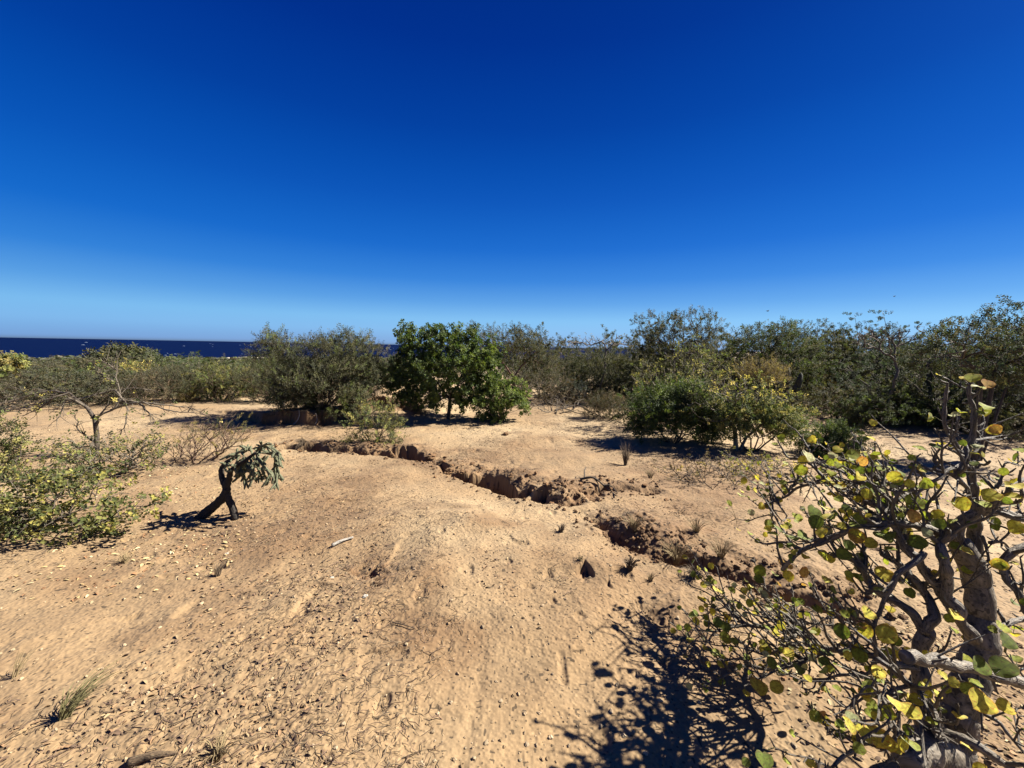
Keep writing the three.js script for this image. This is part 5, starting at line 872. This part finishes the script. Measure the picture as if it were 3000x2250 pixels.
  for (const [label, x, y, s] of [['white stone chip left of the white stick, far one', 664, 1622, 0.011], ['small white stone below the white stick', 972, 1690, 0.011], ['small white stone among twigs, centre', 1070, 1748, 0.014]]) lump('white_stone', label, 'stone', x, y, s, new THREE.MeshStandardMaterial({ name: 'white_stone', color: new THREE.Color().setRGB(0.4, 0.37, 0.31), roughness: 0.8, bumpMap: sandBump, bumpScale: 0.004 }), 0.35, 0.5);
  // dry grass tufts: each a thing with its blades
  const straw = [new THREE.MeshStandardMaterial({ name: 'straw', color: new THREE.Color().setRGB(0.2, 0.15, 0.075), roughness: 0.9, side: THREE.DoubleSide }), new THREE.MeshStandardMaterial({ name: 'grey_straw', color: new THREE.Color().setRGB(0.11, 0.08, 0.05), roughness: 0.9, side: THREE.DoubleSide }), new THREE.MeshStandardMaterial({ name: 'green_straw', color: new THREE.Color().setRGB(0.15, 0.135, 0.055), roughness: 0.9, side: THREE.DoubleSide })];
  const tuft = (label, px, py, h, n, mat, lean = [0, 0], spread = 1, droop = 0.3) => {
    const base = G(px, py), t = thing('grass_tuft', label, 'grass tuft', base), m = new Mesher();
    for (let k = 0; k < n; k++) {
      const th = r() * 6.28, s = spread * Math.pow(r(), 0.7), L = h * (0.5 + 0.7 * r()), dx = Math.cos(th) * s + lean[0], dz = Math.sin(th) * s + lean[1], p0 = V(Math.cos(th) * 0.02 * r(), -0.01, Math.sin(th) * 0.02 * r()), p1 = V(dx * L * 0.35, L * 0.6, dz * L * 0.35), p2 = V(dx * L * 0.85, L * (0.9 - droop * (s + 0.3)), dz * L * 0.85);
      m.tube(new THREE.QuadraticBezierCurve3(p0, p1, p2).getPoints(4), [0.0022, 0.002, 0.0017, 0.0013, 0.0007], 3, false);
    }
    part(t, 'blades', m.geometry(), straw[mat], true);
  };
  tuft('dark grey fibrous clump of dead plant right of the small pits, lower centre right', 1844, 1668, 0.11, 200, 1, [0.1, 0.1], 0.8, 0.35);
  tuft('wispy dry tuft leaning right with straw stems, lower left foreground', 185, 2102, 0.17, 70, 2, [0.55, -0.35], 0.7);
  tuft('straw grass tuft rooted on the trench edge, centre right, largest there', 1858, 1545, 0.17, 80, 0);
  tuft('straw grass tuft spilling into the trench beside the foreground shrub', 1980, 1648, 0.2, 90, 0);
  tuft('drooping dark grass tuft on the near trench lip, next to the foreground shrub', 2030, 1690, 0.15, 90, 1, [0, 0.2], 0.9, 0.6);
  tuft('small spiky dry tuft on the slope right of the dead clump', 1905, 1702, 0.08, 26, 0, [0, 0], 0.7);
  tuft('round brown dead tuft on the near side of the trench, centre', 1644, 1556, 0.10, 60, 1, [0.1, 0], 0.8, 0.4);
  tuft('dry grass hanging over the dark trench behind the cactus', 890, 1302, 0.22, 140, 1, [0, 0.6], 0.9, 0.9);
  tuft('grey upright dead tuft on pale sand left of the dense green shrub shadow', 1832, 1362, 0.32, 90, 1, [0, 0], 0.55, 0.05);
  tuft('low straw tuft at the far side of the trench, above the largest tuft', 2040, 1560, 0.15, 60, 0);
  tuft('dry straw tuft against the far trench wall, right', 2110, 1640, 0.17, 70, 0);
  tuft('small dead upright tuft with one long stem, left of the white stick', 635, 1690, 0.11, 36, 1, [0.3, -0.2], 0.5, 0.1);
  tuft('small straw tuft among fallen leaves below the left sprawling shrub', 365, 1648, 0.1, 50, 0);
  tuft('thin straw tuft at the left edge, lower left foreground', 45, 1985, 0.14, 14, 0, [0.3, -0.3], 0.4, 0.1);
  tuft('sparse straw tuft at the bottom edge near the log', 640, 2210, 0.12, 40, 0, [0.2, 0], 0.9, 0.4);
  tuft('tiny dry tuft behind the fallen branch on sand', 1905, 1400, 0.16, 40, 0);
  tuft('flat reddish dead tuft near the pits of the slope', 1700, 1640, 0.05, 30, 0, [0, 0], 1.2, 0.5);
  // a small dead seedling in the sand between trench and dead clump etc. is litter:
  const scatter = (name, label, cat, geo, mat, n, place, cols, seed) => {
    const q = rng(seed), list = [];
    for (let k = 0, guard = 0; k < n && guard < n * 6; guard++) { const e = place(q); if (e) { list.push(e); k++; } }
    const im = shade(new THREE.InstancedMesh(geo, mat, list.length)), e = new THREE.Euler();
    list.forEach(([x, z, s, lift], k) => {
      im.setMatrixAt(k, M4.compose(V(x, H(x, z) + (lift ?? 0.002) * s, z), QT.setFromEuler(e.set((q() - .5) * 0.7, q() * 6.28, (q() - .5) * 0.7)), SC.set(s * (0.7 + 0.6 * q()), s * (0.7 + 0.6 * q()), s * (0.7 + 0.6 * q()))));
      const c = cols[Math.floor(q() * cols.length)], v = 0.7 + 0.6 * q(); im.setColorAt(k, TC.setRGB(c[0] * v, c[1] * v, c[2] * v));
    });
    im.name = name; im.userData.kind = 'stuff'; tag(im, label, cat); scene.add(im);
  };
  const near = (lo, hi, pow = 1.6) => (q) => { const rr = lo + (hi - lo) * Math.pow(q(), pow), a = (q() * 2 - 1) * 62 * Math.PI / 180, x = Math.sin(a) * rr, z = -Math.cos(a) * rr; return [x, z, rr]; };
  const clumpy = (x, z) => vnoise(x * 1.1 + 5, z * 1.1) * 0.6 + vnoise(x * 3.3, z * 3.3 + 8) * 0.4;
  const twigG = new Mesher().tube([V(-0.5, 0, 0), V(-0.15, 0.05, 0.05), V(0.2, 0.02, -0.04), V(0.5, 0.06, 0.06)], [0.026, 0.024, 0.02, 0.01], 3).geometry();
  const stdMat = (name) => new THREE.MeshStandardMaterial({ name, color: 0xffffff, roughness: 0.95, side: THREE.DoubleSide });
  const n1 = near(1.0, 11);
  scatter('twig_litter', 'thin dead twigs strewn over the sand', 'twigs', twigG, stdMat('dead_twig'), 20000, (q) => { const [x, z, rr] = n1(q); return clumpy(x, z) > 0.02 + 0.3 * (q() - 0.5) ? [x, z, 0.018 + 0.07 * q() * q() + 0.002 * rr, 0.08] : null; }, [[0.06, 0.045, 0.03], [0.14, 0.09, 0.06], [0.2, 0.15, 0.09], [0.1, 0.06, 0.04]], 91);
  const dry = leafGeo(1, 0.7, { fold: 0.5, curl: 0.4, rim: 5, seed: 9 });
  const n2 = near(1.0, 10);
  scatter('leaf_litter', 'dry brown leaf bits strewn over the sand', 'dry leaves', dry, stdMat('dry_leaf'), 9000, (q) => { const [x, z] = n2(q); return clumpy(x + 0.4, z) > 0.1 + 0.35 * (q() - .5) ? [x, z, 0.009 + 0.015 * q(), 0.25] : null; }, [[0.12, 0.075, 0.045], [0.17, 0.105, 0.055], [0.24, 0.17, 0.09], [0.1, 0.065, 0.04], [0.2, 0.12, 0.06]], 92);
  const under = (px, py, rad) => { const c = G(px, py); return (q) => { const th = q() * 6.28, s = rad * Math.sqrt(q()); return [c.x + Math.cos(th) * s * 1.5, c.z + Math.sin(th) * s]; }; };
  const u1 = under(400, 1640, 0.5), u2 = under(290, 1480, 0.55), u3 = under(2650, 2000, 0.4), u4 = under(560, 1410, 0.6);
  scatter('fallen_leaves', 'pale yellowish fallen leaves under the left shrubs and the foreground shrub', 'fallen leaves', dry, stdMat('fallen_leaf'), 1000, (q) => { const k = q(), [x, z] = (k < 0.3 ? u1 : k < 0.5 ? u2 : k < 0.75 ? u3 : u4)(q); return [x, z, 0.014 + 0.016 * q(), 0.2]; }, [[0.3, 0.23, 0.11], [0.25, 0.17, 0.075], [0.19, 0.1, 0.045], [0.34, 0.27, 0.15]], 93);
  const peb = new THREE.IcosahedronGeometry(0.5, 1); { const a = peb.attributes.position; for (let k = 0; k < a.count; k++) { const s = 1 + 0.35 * vnoise(a.getX(k) * 5 + 3, a.getY(k) * 5 + a.getZ(k) * 4); a.setXYZ(k, a.getX(k) * s, a.getY(k) * s * 0.7, a.getZ(k) * s); } peb.computeVertexNormals(); }
  { // crumbled clods along the trenches
    const spots = []; for (const g of GULLIES.slice(0, 6)) for (let k = 0; k < g.pts.length - 1; k++) for (let n = Math.hypot(g.pts[k + 1][0] - g.pts[k][0], g.pts[k + 1][1] - g.pts[k][1]) / 0.08; n > 0; n--) spots.push([g, k]);
    scatter('soil_clods', 'crumbled brown soil clods along the washed out trenches', 'soil', peb, clodMat, 2600, (q) => { const [g, k] = spots[Math.floor(q() * spots.length)], t = q(), a = g.pts[k], b = g.pts[k + 1], dx = b[0] - a[0], dz = b[1] - a[1], l = Math.hypot(dx, dz) || 1, off = g.w * 0.2 + (q() + q() - 0.6) * 0.34; return [a[0] + dx * t + dz / l * off, a[1] + dz * t - dx / l * off, 0.006 + 0.04 * Math.pow(q(), 4), 0.2]; }, [[0.9, 0.9, 0.9], [1.2, 1.15, 1.1], [0.7, 0.65, 0.6]], 95);
  }
  const n3 = near(0.9, 12, 1.7);
  scatter('pebbles', 'small crumbs of earth and pebbles over the sand', 'pebbles', peb, stdMat('earth_crumb'), 6000, (q) => { const [x, z, rr] = n3(q); H(x, z, false); return q() < 0.35 + cut.v || clumpy(x + 9, z) > 0.05 ? [x, z, 0.004 + 0.013 * Math.pow(q(), 4) + 0.0012 * rr, 0.15] : null; }, [[0.23, 0.165, 0.095], [0.28, 0.21, 0.13], [0.17, 0.115, 0.06], [0.25, 0.19, 0.115]], 94);
}
{ // two birds far off above the thicket
  const mat = new THREE.MeshStandardMaterial({ name: 'dark_plumage', color: new THREE.Color().setRGB(0.03, 0.03, 0.03), roughness: 0.8 });
  for (const [label, px, py, d] of [['tiny dark bird in the sky left of the small tree crowns, above the thicket', 2249, 911, 60], ['tiny dark bird higher in the sky at the right', 2620, 868, 70]]) {
    const p = U(px, py, d), t = thing('bird', label, 'bird', p), b = new THREE.SphereGeometry(0.09, 14, 10); b.scale(2, 0.8, 0.8); part(t, 'body', b, mat);
    for (const s of [-1, 1]) { const m = new Mesher(); m.tri(V(-0.1, 0.02, 0), V(0.1, 0.02, 0), V(0.02, 0.1, s * 0.32)).tri(V(0.1, 0.02, 0), V(0.06, 0.1, s * 0.32), V(0.02, 0.1, s * 0.32)).tri(V(0.02, 0.1, s * 0.32), V(0.06, 0.1, s * 0.32), V(-0.06, 0.04, s * 0.6)); const wm = mat.clone(); wm.side = THREE.DoubleSide; part(t, 'wing', m.geometry(), wm); }
  }
}
renderer.render(scene, camera);
